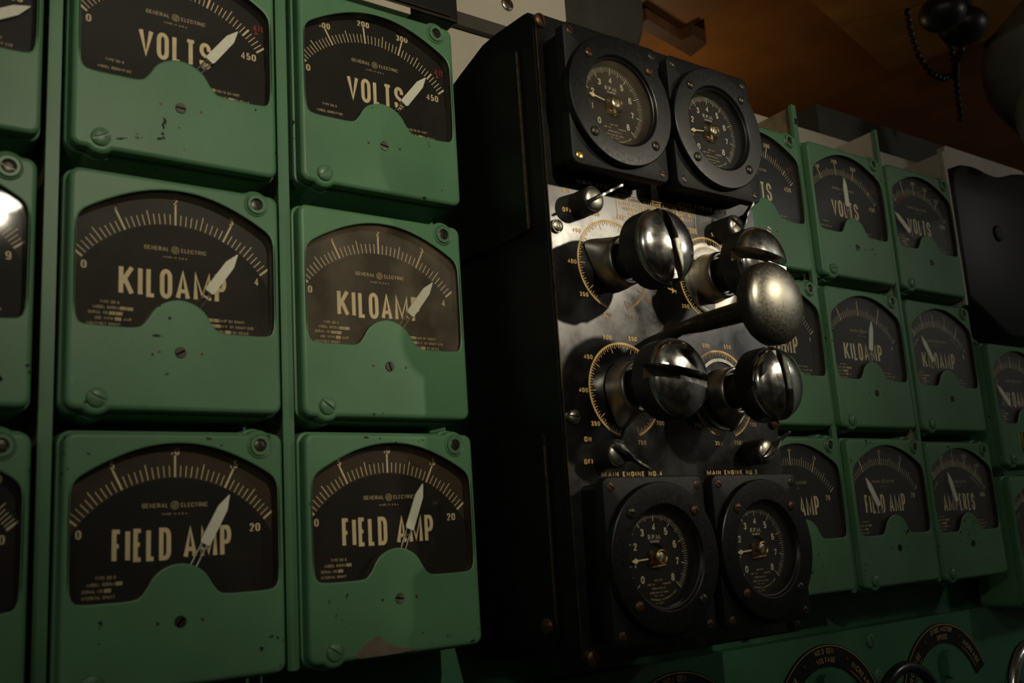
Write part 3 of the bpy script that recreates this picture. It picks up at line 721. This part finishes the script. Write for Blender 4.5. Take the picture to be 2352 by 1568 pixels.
def ring_dial(cx, cz, disc):
    b = MB(); a0, span = 194.7, 328.0; R = .0391
    arc_band(b, cx, cz, R - .0017, R, a0, a0 + span, yp, 96)
    for k in range(91):
        a = a0 + span * k / 90
        L = .0062 if k % 10 == 0 else (.0034 if k % 2 == 0 else .0022)
        tick(b, cx, cz, R - .0015 - L, R - .0015, a, .00058, yp)
    for i in range(10):
        a = math.radians(a0 + span * i / 9.); rr = .0449
        put_text(b, str(300 + 50 * i), cx + rr * math.sin(a), cz + rr * math.cos(a) - .0018, .0037, yp, .0008, .0026, .0007, align='c')
    G('ring_scale', b.mesh('ring_scale', 'ink_gold'))
    if disc == 1:
        b = MB(); b.lathe([(.0338, 0), (.0338, .0010), (.0300, .0016), (.0290, .0013), (.0200, .0013)], 64); G('dial_disc', b.mesh('dial_disc', 'disc'), (cx, D, cz))
    elif disc == 2:
        b = MB(); b.lathe([(.0318, 0), (.0316, .0012), (.0288, .0012), (.0286, .0002)], 64, cap1=False); G('dial_disc', b.mesh('dial_disc', 'disc'), (cx, D, cz))

def control_knob(cx, cz, ptr, slotA, label, bar):
    def rf(r, h, t):
        d = abs((t - math.radians(ptr) + math.pi) % (2 * math.pi) - math.pi)
        k = max(0.0, 1 - h / .0165)
        return r + (.0350 - .0225) * (k ** 1.1) * math.exp(-(d / .40) ** 1.5)
    hub = bpy.data.objects.new('control_knob', None)
    b = MB()
    b.lathe([(.0300, .0405), (.0312, .0412), (.0314, .0425), (.0314, .0520)], 96, cap0=True)
    hub = G('control_knob', b.mesh('control_knob', 'knurl'), (cx, D, cz), label=label)
    link('knurled_rim', cached('krim', lambda: halves([(.0314, .0518), (.0314, .0580), (.0309, .0590), (.0297, .0594)], 'knurl', 'knurled_rim')), hub, (0, 0, 0), (0, math.radians(slotA), 0))
    b = MB(); b.lathe([(.0226, .0012), (.0224, .0045), (.0217, .0085), (.0213, .0125), (.0212, .0160), (.0208, .0178), (.0199, .0189), (.0187, .0192), (.0176, .0188), (.0169, .0176), (.0168, .0150)], 120, cap0=True, cap1=True, rf=rf)
    link('pointer_skirt', b.mesh('pointer_skirt', 'skirt'), hub, label='grey metal skirt with a pointer lip')
    b = MB(); b.lathe([(.0152, .014), (.0152, .0265), (.0143, .0272), (.0143, .0410)], 40, cap0=True); link('shaft', b.mesh('shaft', 'shaft'), hub)
    cap = cached('cap', lambda: cap_mesh())
    c = link('polished_cap', cap, hub, (0, 0, 0), (0, math.radians(slotA), 0), 'polished domed cap with a slot')
    b = MB(); x0, x1 = bar
    b.box(x0, x1, -.0640, -.0525, -.0044, .0012)
    link('folded_handle', b.mesh('folded_handle', 'chrome'), c)
    b = MB(); b.box(-.0305, .0305, -.0530, -.0515, -.0054, .0054); link('slot_floor', b.mesh('slot_floor', 'slot'), c)
    return hub

def cap_mesh():
    R, h0, h = .0296, .0590, .0112
    return halves([(R, .0525), (R, h0 + .0012)] + [(R * math.cos(math.radians(a)) ** .9, h0 + .0016 + h * math.sin(math.radians(a))) for a in (8, 18, 28, 38, 48, 58, 68, 78, 86)], 'chrome', 'polished_cap')

def halves(prof, m, name, slot=.0104):
    bmA = bmesh.new()
    for sgn in (1, -1):
        b = MB(); b.lathe(prof, 96, cap0=True)
        me = bpy.data.meshes.new('t'); me.from_pydata(b.v, [], b.f); bm = bmesh.new(); bm.from_mesh(me); bpy.data.meshes.remove(me)
        bmesh.ops.bisect_plane(bm, geom=bm.verts[:] + bm.edges[:] + bm.faces[:], plane_co=(0, 0, sgn * slot / 2), plane_no=(0, 0, sgn), clear_inner=True)
        bmesh.ops.holes_fill(bm, edges=[e for e in bm.edges if e.is_boundary])
        me = bpy.data.meshes.new('t'); bm.to_mesh(me); bm.free(); bmA.from_mesh(me); bpy.data.meshes.remove(me)
    bmesh.ops.recalc_face_normals(bmA, faces=bmA.faces)
    if m == 'chrome':
        ed = [e for e in bmA.edges if len(e.link_faces) == 2 and e.calc_face_angle(0) > math.radians(50)]
        bmesh.ops.bevel(bmA, geom=ed, offset=.0005, segments=2, affect='EDGES', clamp_overlap=True)
    me = bpy.data.meshes.new(name); bmA.to_mesh(me); bmA.free()
    return finish(me, m, 30)

for cx, cz, disc in ((.3312, .0783, 0), (.4477, .0787, 1), (.3325, -.0263, 0), (.4485, -.0256, 2)): ring_dial(cx, cz, disc)
control_knob(.3312, .0783, -63, 77, 'upper left knob, slot standing nearly upright', (-.004, .027))
control_knob(.4477, .0787, 95, 8, 'upper right knob behind the mushroom head, slot level', (.004, .027))
control_knob(.3325, -.0263, -164.6, 8, 'lower left knob, slot level', (-.002, .027))
control_knob(.4485, -.0256, 163, 84, 'lower right knob, slot upright', (-.027, .006))

# mushroom push handle
b = MB(); b.lathe([(.0085, 0), (.0075, .003), (.0055, .012), (.0058, .020), (.0068, .028), (.0076, .034), (.0078, .040), (.0092, .102)], 40, cap0=True)
hd = G('push_handle', b.mesh('push_handle', 'shaft'), (.3915, D, .0262), label='dark tapering rod between the four knobs')
b = MB(); b.lathe([(.0095, .0990), (.026, .1000), (.0315, .1012), (.0326, .1026), (.0328, .1105), (.0322, .1118)], 96, cap0=True)
link('head_rim', b.mesh('head_rim', 'knurl'), hd, label='black knurled rim')
b = MB(); b.lathe([(.0322, .1112)] + [(.0322 * math.cos(math.radians(a)), .1116 + .0105 * math.sin(math.radians(a))) for a in (5, 15, 25, 35, 45, 55, 65, 75, 84)], 96)
link('mushroom_head', b.mesh('mushroom_head', 'satin'), hd, label='worn satin metal dome')

def toggle(cx, cz, slotA, levA, label):
    b = MB(); b.lathe([(.0112, 0), (.0112, .0175), (.0106, .0185), (.0095, .0186)], 60, cap0=True)
    t = G('toggle_switch', b.mesh('toggle_switch', 'knurl_switch'), (cx, D, cz), label=label)
    link('slotted_face', cached('swface', lambda: slotted(.0098, .0050, .0034, .0036, 'skirt', .0170)), t, (0, 0, 0), (0, math.radians(slotA), 0))
    b = MB(); out = [(-.0095, .0185), (-.0100, .0240), (-.0070, .0285), (-.0010, .0305), (.0060, .0300), (.0100, .0288), (.0160, .0302), (.0220, .0325), (.0245, .0320), (.0240, .0300), (.0180, .0268), (.0115, .0240), (.0105, .0185)]
    b.v = []; pts = [(x, -h) for x, h in out]
    b.prism(pts, -.0008, .0008, 'z')
    link('lever', b.mesh('lever', 'chrome'), t, (0, 0, 0), (0, math.radians(levA), 0), 'thin bright metal lever')
toggle(.2985, .1250, -28, -28, 'upper left ON/OFF switch')
toggle(.4700, .1260, 40, -60, 'upper right switch behind the knob')
toggle(.3020, -.0795, 50, 35, 'lower left ON/OFF switch')
toggle(.4765, -.0775, -40, -40, 'lower right switch')

# ------------------------------------------------------------------ tachometers
def tach_dial_marks():
    b = MB(); y = -.1092 + .115
    for k in range(81):
        a = -135 + 270 * k / 80.
        r1 = .0340
        if k % 10 == 0: tick(b, 0, 0, .0272, r1, a, .00062, y)
        elif k % 5 == 0: tick(b, 0, 0, .0285, r1, a, .00046, y)
        else: tick(b, 0, 0, .0298, r1, a, .00032, y)
    for v in range(9):
        a = math.radians(-135 + 270 * v / 8.); rr = .0226
        put_text(b, str(v), rr * math.sin(a), rr * math.cos(a) - .0026, .0056, y, .00105, .0036, align='c')
    put_text(b, 'R.P.M.', 0, .0134, .0036, y, .00052, .0024, .0007, align='c')
    put_text(b, 'HUNDREDS', 0, .0111, .0016, y, .0003, .0009, .00035, align='c')
    n = len(b.f); tach_print(b)
    me = b.mesh('dial_marks', 'ink_tach'); me.materials.append(M['ink_dim'])
    me.polygons.foreach_set('material_index', [0] * n + [1] * (len(b.f) - n))
    return me
def tach_print(b):
    y = -.1092 + .115
    for s, x, z, h in (('USE WITH', 0, -.0176, .0013), ('MOD. 724', -.0076, -.0205, .0013), ('MAGNETO', .0086, -.0205, .0013), ('SPEED RATIO 1:2', 0, -.0236, .0013), ('MODEL 545 NO. 26454', 0, -.0266, .0012), ('PAT. U.S.A.', 0, -.0288, .0009)):
        put_text(b, s, x, z, h, y, .00024, .00085, .0003, align='c')
    arc_text(b, 'ELECTRICAL INSTRUMENT CORP.', 0, 0, .0322, 170, .0013, y, .00024, .0009, .00035, inward=True)
    arc_text(b, 'N.J. U.S.A.', 0, 0, .0346, 180, .0013, y, .00024, .0009, .00035, inward=True)

def tachometer(X, Z, val, label, pane, outer, bez, hidden=False):
    t = thing('tachometer', label, 'tachometer', (X, -.115, Z), 'tachometers on the governor cabinet')
    link('housing', cached('tb', lambda: _bx(rrect(-.0495, .0495, -.0575, .0575, .006), .0090, .0298, 'cabinet', 'housing')), t)
    def fl():
        o = rrect(-.0535, .0535, -.0612, .0612, .007); bm = bmesh.new(); rows = []
        for d, y in ((0, .0092), (0, .0010), (-.0004, .0003), (-.0010, 0)):
            rows.append([bm.verts.new((x, y, z)) for x, z in offset(o, d)])
        for y in (0, .0092): rows.append([bm.verts.new((.0372 * math.sin(2 * math.pi * k / 64), y, .0372 * math.cos(2 * math.pi * k / 64))) for k in range(64)])
        for a, c in ((0, 1), (1, 2), (2, 3), (4, 5)):
            n = len(rows[a])
            for k in range(n): bm.faces.new((rows[a][k], rows[a][(k + 1) % n], rows[c][(k + 1) % n], rows[c][k]))
        for a, c in ((3, 4), (0, 5)):
            ed = [bm.edges.get((r[k], r[(k + 1) % len(r)])) for r in (rows[a], rows[c]) for k in range(len(r))]
            bmesh.ops.triangle_fill(bm, use_beauty=True, edges=ed, normal=(0, -1, 0))
        bmesh.ops.recalc_face_normals(bm, faces=bm.faces)
        me = bpy.data.meshes.new('mounting_plate'); bm.to_mesh(me); bm.free(); return finish(me, 'crackle', 40)
    link('mounting_plate', cached('tfl', fl), t)
    def bz():
        b = MB(); b.lathe([(.0566, .0002), (.0566, .0054), (.0563, .0062), (.0556, .0067), (.0546, .0068), (.0400, .0068), (.0393, .0064), (.0386, .0052), (.0380, .0044), (.0372, .0040), (.0372, -.0056), (.0372, -.0062)], 112, cap0=False, cap1=False)
        b.lathe([(.0566, .0002), (.0372, .0002)], 112, cap0=False, cap1=False); return b.mesh('bezel', 'bezel', 22)
    link('bezel', cached('tbz', bz), t)
    def dl():
        b = MB(); rg = []
        for r, h in ((.0371, -.0060), (.0105, -.0060), (.0105, -.0085)): rg.append((r, h))
        b.lathe(rg, 64, cap0=False, cap1=True); return b.mesh('dial', 'dial')
    link('dial', cached('tdl', dl), t)
    link('dial_marks', cached('tdm', tach_dial_marks), t)
    def mv():
        b = MB(); b.box(-.006, -.002, .0064, .0084, -.007, .005); b.box(.001, .004, .0060, .0084, -.008, -.001); b.tube([(-.008, .0055, -.0075), (.009, .0055, -.0062)], .0007, 8)
        b.lathe([(.0022, -.0066), (.0022, -.0050), (.001, -.0048)], 16, -.003, -.0045); return b.mesh('movement', 'dull_brass')
    link('movement', cached('tmv', mv), t, label='brass clockwork seen through the dial')
    def hb():
        b = MB(); b.lathe([(.0012, -.0085), (.0012, -.0002)], 12); b.lathe([(.0058, -.0006), (.0058, .0008), (.0050, .0012), (.0044, .0006), (.0043, -.0004)], 40, cap0=False, cap1=False); return b.mesh('hub', 'brass')
    h = link('hub', cached('thb', hb), t, label='brass centre ring')
    link('hub_screw', cached('ths', lambda: slotted(.0038, .0012, .0009, .0007, 'steel', -.0006)), h, (0, 0, 0), (0, math.radians(-60), 0))
    def pt():
        b = MB(); b.prism([(-.0005, .011), (.0005, .011), (.0005, .0212), (.0020, .0236), (.0004, .0275), (-.0004, .0275), (-.0020, .0236), (-.0005, .0212)], .0030, .0035); return b.mesh('pointer', 'ink')
    link('pointer', cached('tpt', pt), t, (0, 0, 0), (0, math.radians(-135 + 270 * val / 8.), 0))
    def pn():
        b = MB(); b.lathe([(.0373, .0006), (.0373, .0018)], 64, cap0=True); return b.mesh('window_glass', pane)
    link('window_glass', cached('tpn' + pane, pn), t)
    for i, (sx, sz) in enumerate(((-1, 1), (1, 1), (-1, -1), (1, -1))):
        link('plate_screw', cached('tps' + outer[i], lambda: slotted(.0036, .0013, .0009, .0009, outer[i], -.0004)), t, (sx * .0459, 0, sz * .0537), (0, math.radians(50 * i + 37), 0))
        link('bezel_screw', cached('tbs' + bez[i], lambda: slotted(.0043, .0030, .0010, .0014, bez[i], .0060)), t, (sx * .0337, 0, sz * .0337), (0, math.radians(70 * i + 15), 0))
    return t
def _bx(o, y0, y1, m, n):
    b = MB(); b.prism(o, y0, y1); return b.mesh(n, m)
K, Bz, Br = 'dark_screw', 'bronze_screw', 'brass'
tachometer(.3230, .2083, 1.62, 'round black R.P.M. tachometer with hazy glass, upper left on the cabinet', 'tach_glass_hazy', (Bz, K, Br, Bz), (Bz, Bz, K, K))
tachometer(.4409, .2083, 1.12, 'round black R.P.M. tachometer, upper right, overlapping the VOLTS meter behind', 'tach_glass', (K, K, K, K), (K, K, K, K))
tachometer(.3267, -.1595, 1.22, 'round black R.P.M. tachometer below the words MAIN ENGINE NO.4', 'tach_glass', (Bz, Bz, Bz, Bz), (K, Bz, Bz, K))
tachometer(.4443, -.1595, 1.22, 'round black R.P.M. tachometer below the words MAIN ENGINE NO.3', 'tach_glass', (Bz, K, Bz, K), (Bz, Bz, Bz, K))

# ------------------------------------------------------------------ lower green board: arc nameplates, handwheels
def arc_plate(cx, label, l1, l2, a0=-118, a1=118):
    t = thing('arc_nameplate', label, 'nameplate', (cx, .06, -.374), 'arched nameplates on the lower green board')
    b = MB(); o = []
    for k in range(61): a = math.radians(a0 + (a1 - a0) * k / 60.); o.append((.0995 * math.sin(a), .0995 * math.cos(a)))
    i = [(x * .765, z * .765) for x, z in reversed(o)]
    n = 61; ri = list(reversed(i))
    b.rings([[(x, 0, z) for x, z in o], [(x, -.0022, z) for x, z in o], [(x, -.0022, z) for x, z in ri], [(x, 0, z) for x, z in ri]], closed=False)
    link('plate', b.mesh('plate', 'black'), t)
    b = MB(); y = -.0024
    arc_band(b, 0, 0, .0975, .0983, a0 + 1, a1 - 1, y, 60); arc_band(b, 0, 0, .0785, .0790, -80, -38, y, 20); arc_band(b, 0, 0, .0785, .0790, 32, 60, y, 20)
    arc_text(b, l1, 0, 0, .0895, 0, .0058, y, .00075, .0036, .0012); arc_text(b, l2, 0, 0, .0800, 0, .0058, y, .00075, .0036, .0012)
    arc_text(b, 'DECREASE', 0, 0, .0835, -52, .0062, y, .0008, .0040, .0016); arc_text(b, 'INCREASE', 0, 0, .0835, 46, .0062, y, .0008, .0040, .0016)
    link('plate_lettering', b.mesh('plate_lettering', 'ink_gold'), t)
    for a in (-26, 26):
        link('plate_screw', cached('apscrew', lambda: slotted(.0032, .0016, .0008, .0009, 'bronze_screw')), t, (.087 * math.sin(math.radians(a)), -.0022, .087 * math.cos(math.radians(a))), (0, .5, 0))
    return t
arc_plate(.502, 'black arched nameplate reading NO.1 GEN. below the cabinet', 'NO.1 GEN.', 'VOLTAGE')
arc_plate(.736, 'black arched nameplate reading NO.3 GEN. VOLTAGE on the green board', 'NO.3 GEN.', 'VOLTAGE')
arc_plate(.9705, 'black arched nameplate reading STBD MOTOR SPEED on the green board', 'STBD MOTOR', 'SPEED', -118, 66)
def hook(x, z, label):
    b = MB(); b.prism([(-.006, 0), (-.002, .004), (.007, .004), (.006, .001), (.001, 0), (.000, -.020), (.006, -.026), (.004, -.030), (-.005, -.026)], 0, -.010)
    o = tag(link('stop_lug', b.mesh('stop_lug', 'green_wall'), None, (x, .06, z)), label, 'metal lug', 'metal lugs inside the nameplates')
hook(.7250, -.309, 'small green hooked lug inside the NO.3 GEN. nameplate arch')
hook(.9700, -.311, 'small green hooked lug inside the STBD MOTOR nameplate arch')
def wheel(c, R, r, label, m):
    t = thing('handwheel', label, 'handwheel', c, 'handwheels at the bottom edge')
    b = MB(); n = 64; rg = []
    for k in range(n + 1):
        a = 2 * math.pi * k / n; ctr = Vector((R * math.sin(a), 0, R * math.cos(a))); d = Vector((math.sin(a), 0, math.cos(a)))
        rg.append([ctr + d * r * math.cos(u) + Vector((0, 1, 0)) * r * math.sin(u) for u in [2 * math.pi * j / 16 for j in range(16)]])
    b.rings(rg); link('rim', b.mesh('rim', m), t)
    b = MB()
    for k in range(3):
        a = 2 * math.pi * (k + .5) / 3; b.tube([(.012 * math.sin(a), .004, .012 * math.cos(a)), (R * math.sin(a), 0, R * math.cos(a))], .0055, 10)
    link('spokes', b.mesh('spokes', 'wheelmat'), t)
    b = MB(); b.lathe([(.016, -.010), (.016, .008), (.010, .012)], 32, cap0=True); b.lathe([(.008, -abs(c[1] - .06)), (.008, 0)], 20); link('hub', b.mesh('hub', 'wheelmat'), t)
wheel((.7205, -.05, -.345), .0540, .0062, 'glossy black handwheel rim at the bottom edge, right of the NO.3 GEN. nameplate', 'wheelmat')
wheel((.9790, -.05, -.360), .0640, .0075, 'dark chrome handwheel rim in the bottom right corner', 'chrome')
b = MB(); bs = cached('boardscrew', lambda: slotted(.008, .003, .0016, .0016, 'green_screw'))
for i, (x, z, lab) in enumerate(((.470, -.296, 'flush green slotted screw beside the NO.1 GEN. nameplate'), (.8250, -.280, 'slotted screw just under the board seam between two nameplates'), (.8310, -.320, 'slotted screw right of the NO.3 GEN. nameplate arch'))):
    tag(link('board_screw', bs, None, (x, .0598, z), (0, math.radians(40 + 30 * i), 0)), lab, 'screw', 'slotted screws on the green board')

# small brass framed plate at the far right
t = thing('label_plate', 'small black plate in a brass frame at the right frame edge', 'label plate', (1.148, -.001, -.052))
b = MB(); b.prism(rrect(-.016, .016, -.013, .013, .002), -.0018, .0012); link('frame', b.mesh('frame', 'brass'), t)
b = MB(); b.prism(rrect(-.0145, .0145, -.0115, .0115, .001), -.0024, -.001); link('face', b.mesh('face', 'black'), t)

# ------------------------------------------------------------------ the room
b = MB(); b.box(-1.3, 2.3, .079, .10, -1.3, .300); structure('wall_back', b, 'green_wall')
b = MB(); b.box(-1.3, 2.3, .060, .080, -1.3, -.2647); structure('wall_lower_board', b, 'green_wall')
b = MB(); b.box(-1.3, 1.185, .084, .10, .300, .3720); structure('trim_1', b, 'wall')
b = MB(); b.box(-1.3, .4560, .088, .11, .3790, .640); structure('wall_upper', b, 'wall')
b = MB(); b.box(-1.3, .4560, .076, .10, .3655, .3800); structure('trim_2', b, 'wall_dim')
b = MB(); b.prism(rrect(1.187, 1.43, .10, .4075, .006), .072, .084); structure('trim_3', b, 'wall')
b = MB(); b.box(-1.3, 2.3, 1.10, 1.15, -.2, .640); structure('wall_far', b, 'ply')
b = MB(); b.box(-1.3, 2.3, -.30, 1.15, .640, .67); structure('ceiling', b, 'ply')
b = MB(); b.box(-1.3, 2.3, -1.9, -.30, .640, .67); structure('ceiling_aisle', b, 'roomwall')
b = MB(); b.box(-1.3, 2.3, -1.9, 1.15, -1.33, -1.3); structure('floor', b, 'floor')
b = MB(); b.box(-1.3, 2.3, -1.93, -1.9, -1.3, .64); structure('wall_front', b, 'roomdark')
b = MB(); b.box(-1.33, -1.3, -1.9, 1.15, -1.3, .64); structure('wall_left', b, 'roomwall')
b = MB(); b.box(2.3, 2.33, -1.9, 1.15, -1.3, .64); structure('wall_right', b, 'roomwall')
sw = cached('wallscrew', lambda: slotted(.0075, .003, .0016, .0014, 'steel'))
tag(link('wall_screw', sw, None, (.3745, .088, .4140), (0, .6, 0)), 'grey slotted screw in the off-white wall above the cabinet', 'screw')

def slab(name, pts, z0, z1, m, label=None, cat=None, struct=False):
    b = MB(); b.prism(pts, z0, z1, 'z'); o = link(name, b.mesh(name, m))
    if struct: o['kind'] = 'structure'
    else: tag(o, label, cat)
    return o
slab('ceiling_beam', [(.60, .026), (.968, .115), (1.40, .222), (1.402, .168), (1.30, .02), (1.20, -.10), (.60, -.25)], .600, .640, 'beam', 'golden varnished wooden beam running across the dark ceiling', 'beam')
slab('ceiling_board', [(.780, .262), (.872, .284), (.862, .180), (.76, .02), (.60, -.02), (.62, .215)], .610, .640, 'ply', 'orange wooden board on the ceiling above the tachometers', 'board')
slab('wooden_cleat', [(.770, .262), (.862, .282), (.864, .260), (.905, .270), (.914, .312), (.864, .302), (.768, .284)], .592, .640, 'brownwood', 'dark brown batten with a block end beside the ceiling board', 'block')

# round grey duct over the cabinet
b = MB(); rg = []
for y in (.198, .204, .40, .406):
    r = .124 if y in (.204, .40) else .118
    rg.append([(.577 + r * math.sin(a), y, .560 + r * math.cos(a)) for a in [2 * math.pi * k / 64 for k in range(64)]])
b.rings(rg, True, True)
tag(link('air_duct', b.mesh('air_duct', 'duct')), 'dark grey round duct behind the top of the cabinet', 'duct')
# black box on top of the second column
t = thing('instrument_box', 'black box with brass edge lines standing above the left VOLTS meter', 'box', (.14, .0, .3125))
b = MB(); b.prism(rrect(-.20, .1085, .003, .20, .002), .001, .06); link('box_body', b.mesh('box_body', 'black'), t)
b = MB(); b.box(-.20, .1080, -.0008, .002, .0030, .0040); b.box(-.20, .1000, -.0008, .002, .0070, .0076); link('edge_line', b.mesh('edge_line', 'edge'), t, label='brass edge lines')
b = MB(); b.box(-.20, .058, -.0012, .06, -.0035, .0026); link('pale_strip', b.mesh('pale_strip', 'web_white'), t, label='pale strip under the box')

def curve(P, n=8):
    P = [Vector(p) for p in P]; Q = [P[0] * 2 - P[1]] + P + [P[-1] * 2 - P[-2]]; o = []
    for i in range(1, len(Q) - 2):
        for k in range(n):
            t = k / n; a, b_, c, d = Q[i - 1], Q[i], Q[i + 1], Q[i + 2]
            o.append(.5 * (2 * b_ + (c - a) * t + (2 * a - 5 * b_ + 4 * c - d) * t * t + (3 * b_ - a - 3 * c + d) * t ** 3))
    return o + [P[-1]]
# grey boxed duct, pipes, chain and lamps at the upper right
slab('boxed_duct', [(.968, .135), (1.80, .135), (1.80, .40), (.968, .40)], .395, .452, 'wall_dim', 'dim grey boxed duct above the right hand meters', 'duct')
b = MB(); b.tube(curve([(1.42, -.06, .75), (1.385, -.02, .66), (1.385, .02, .60), (1.425, .05, .555), (1.56, .07, .53)]), .055, 28)
tag(link('grey_pipe', b.mesh('grey_pipe', 'pipe')), 'pale grey curved pipe at the upper right corner', 'pipe')
b = MB(); pr = [(.016, .49), (.022, .478), (.029, .462), (.032, .445), (.031, .425), (.026, .405), (.019, .392), (.015, .378)]
b.rings([[(1.215 + r * math.sin(u), -.06 + r * math.cos(u), z - .03) for u in [2 * math.pi * k / 28 for k in range(28)]] for r, z in pr], True, True)
tag(link('pipe_fitting', b.mesh('pipe_fitting', 'pipe')), 'pale bulging pipe fitting above the charcoal case', 'pipe')
def canopy(c, r, label):
    b = MB(); rg = []
    for a in (-88, -70, -50, -30, -10, 0, 10, 35, 60, 85):
        q_ = math.radians(a); rg.append([(c[0] + r * math.cos(q_) * math.sin(u), c[1] + r * math.cos(q_) * math.cos(u), c[2] + r * .8 * math.sin(q_)) for u in [2 * math.pi * k / 28 for k in range(28)]])
    b.rings(rg, True, True); b.tube([(c[0], c[1], c[2]), (c[0], c[1], .645)], .016, 16)
    tag(link('lamp_socket', b.mesh('lamp_socket', 'black')), label, 'lamp socket', 'black sockets on the ceiling')
canopy((.987, -.06, .505), .030, 'black round lamp socket at the top edge, left of its twin')
canopy((1.088, -.035, .526), .033, 'black round lamp socket from which the bead chain hangs')
def bead_path(pts):
    P = [Vector(p) for p in pts]; out = []; step = .0112; carry = 0
    for a, c in zip(P, P[1:]):
        L = (c - a).length; d = carry
        while d < L: out.append(a + (c - a) * d / L); d += step
        carry = d - L
    return out
b = MB()
for p in bead_path([(1.110, .05, .612), (1.101, .05, .596), (1.102, .05, .564), (1.114, .05, .525), (1.143, .05, .504), (1.173, .05, .504), (1.205, .05, .517), (1.215, .05, .529), (1.214, .05, .561), (1.209, .05, .580)]) + bead_path([(1.072, -.035, .487), (1.140, .008, .506), (1.214, .05, .514), (1.211, .05, .492), (1.210, .05, .476), (1.209, .05, .44)]):
    rg = []
    for a in (-80, -45, 0, 45, 80):
        q_ = math.radians(a); rg.append([(p.x + .0052 * math.cos(q_) * math.sin(u), p.y + .0052 * math.cos(q_) * math.cos(u), p.z + .0052 * math.sin(q_)) for u in [2 * math.pi * k / 10 for k in range(10)]])
    b.rings(rg, True, True)
b.tube([(1.110, .05, .612), (1.110, .05, .645)], .003, 8)
tag(link('pull_chain', b.mesh('pull_chain', 'black')), 'black bead pull chain looping from the ceiling sockets', 'chain')

# charcoal case at the right
t = thing('charcoal_case', 'large charcoal case with a wavy rounded top at the right frame edge', 'case', (1.25, .04, .09))
top = [(1.098, .10), (1.100, .30), (1.103, .322), (1.112, .339), (1.132, .350), (1.157, .354), (1.180, .354), (1.205, .350), (1.234, .3490), (1.260, .354), (1.300, .366), (1.350, .372), (1.50, .372), (1.50, .10)]
b = MB(); o = smooth_closed(top, 1); o = [(x - 1.25, z - .09) for x, z in o]
b.rings([[(x, y, z) for x, z in offset(o, d)] for d, y in ((0, .03), (0, -.012), (-.002, -.016), (-.005, -.018))], True, True)
link('body', b.mesh('body', 'darkcase'), t)
b = MB(); b.lathe([(.012, .0170), (.012, .0205), (.010, .022), (.002, .022)], 24, -.045, .165); link('knob', b.mesh('knob', 'black'), t)
b = MB(); b.box(-.05, .2, .03, .05, .05, .2); link('bracket', b.mesh('bracket', 'darkcase'), t)

# pendant lamp behind the camera: its glow is mirrored in the left meter glass
t = thing('pendant_lamp', 'enamel pendant lamp hanging in the aisle behind the camera', 'lamp', (LAMP2[0], LAMP2[1], LAMP2[2] + .03))
def zl(prof, m, n, name):
    b = MB(); b.rings([[(r * math.sin(u), r * math.cos(u), z) for u in [2 * math.pi * k / n for k in range(n)]] for r, z in prof], True, True); return b.mesh(name, m)
link('lens', zl([(.004, -.044), (.024, -.042), (.038, -.036), (.044, -.030), (.046, -.024)], 'lamp', 40, 'lens'), t)
link('shade', zl([(.058, -.026), (.060, -.020), (.045, .004), (.022, .018), (.012, .022), (.010, .090)], 'cabinet', 40, 'shade'), t)
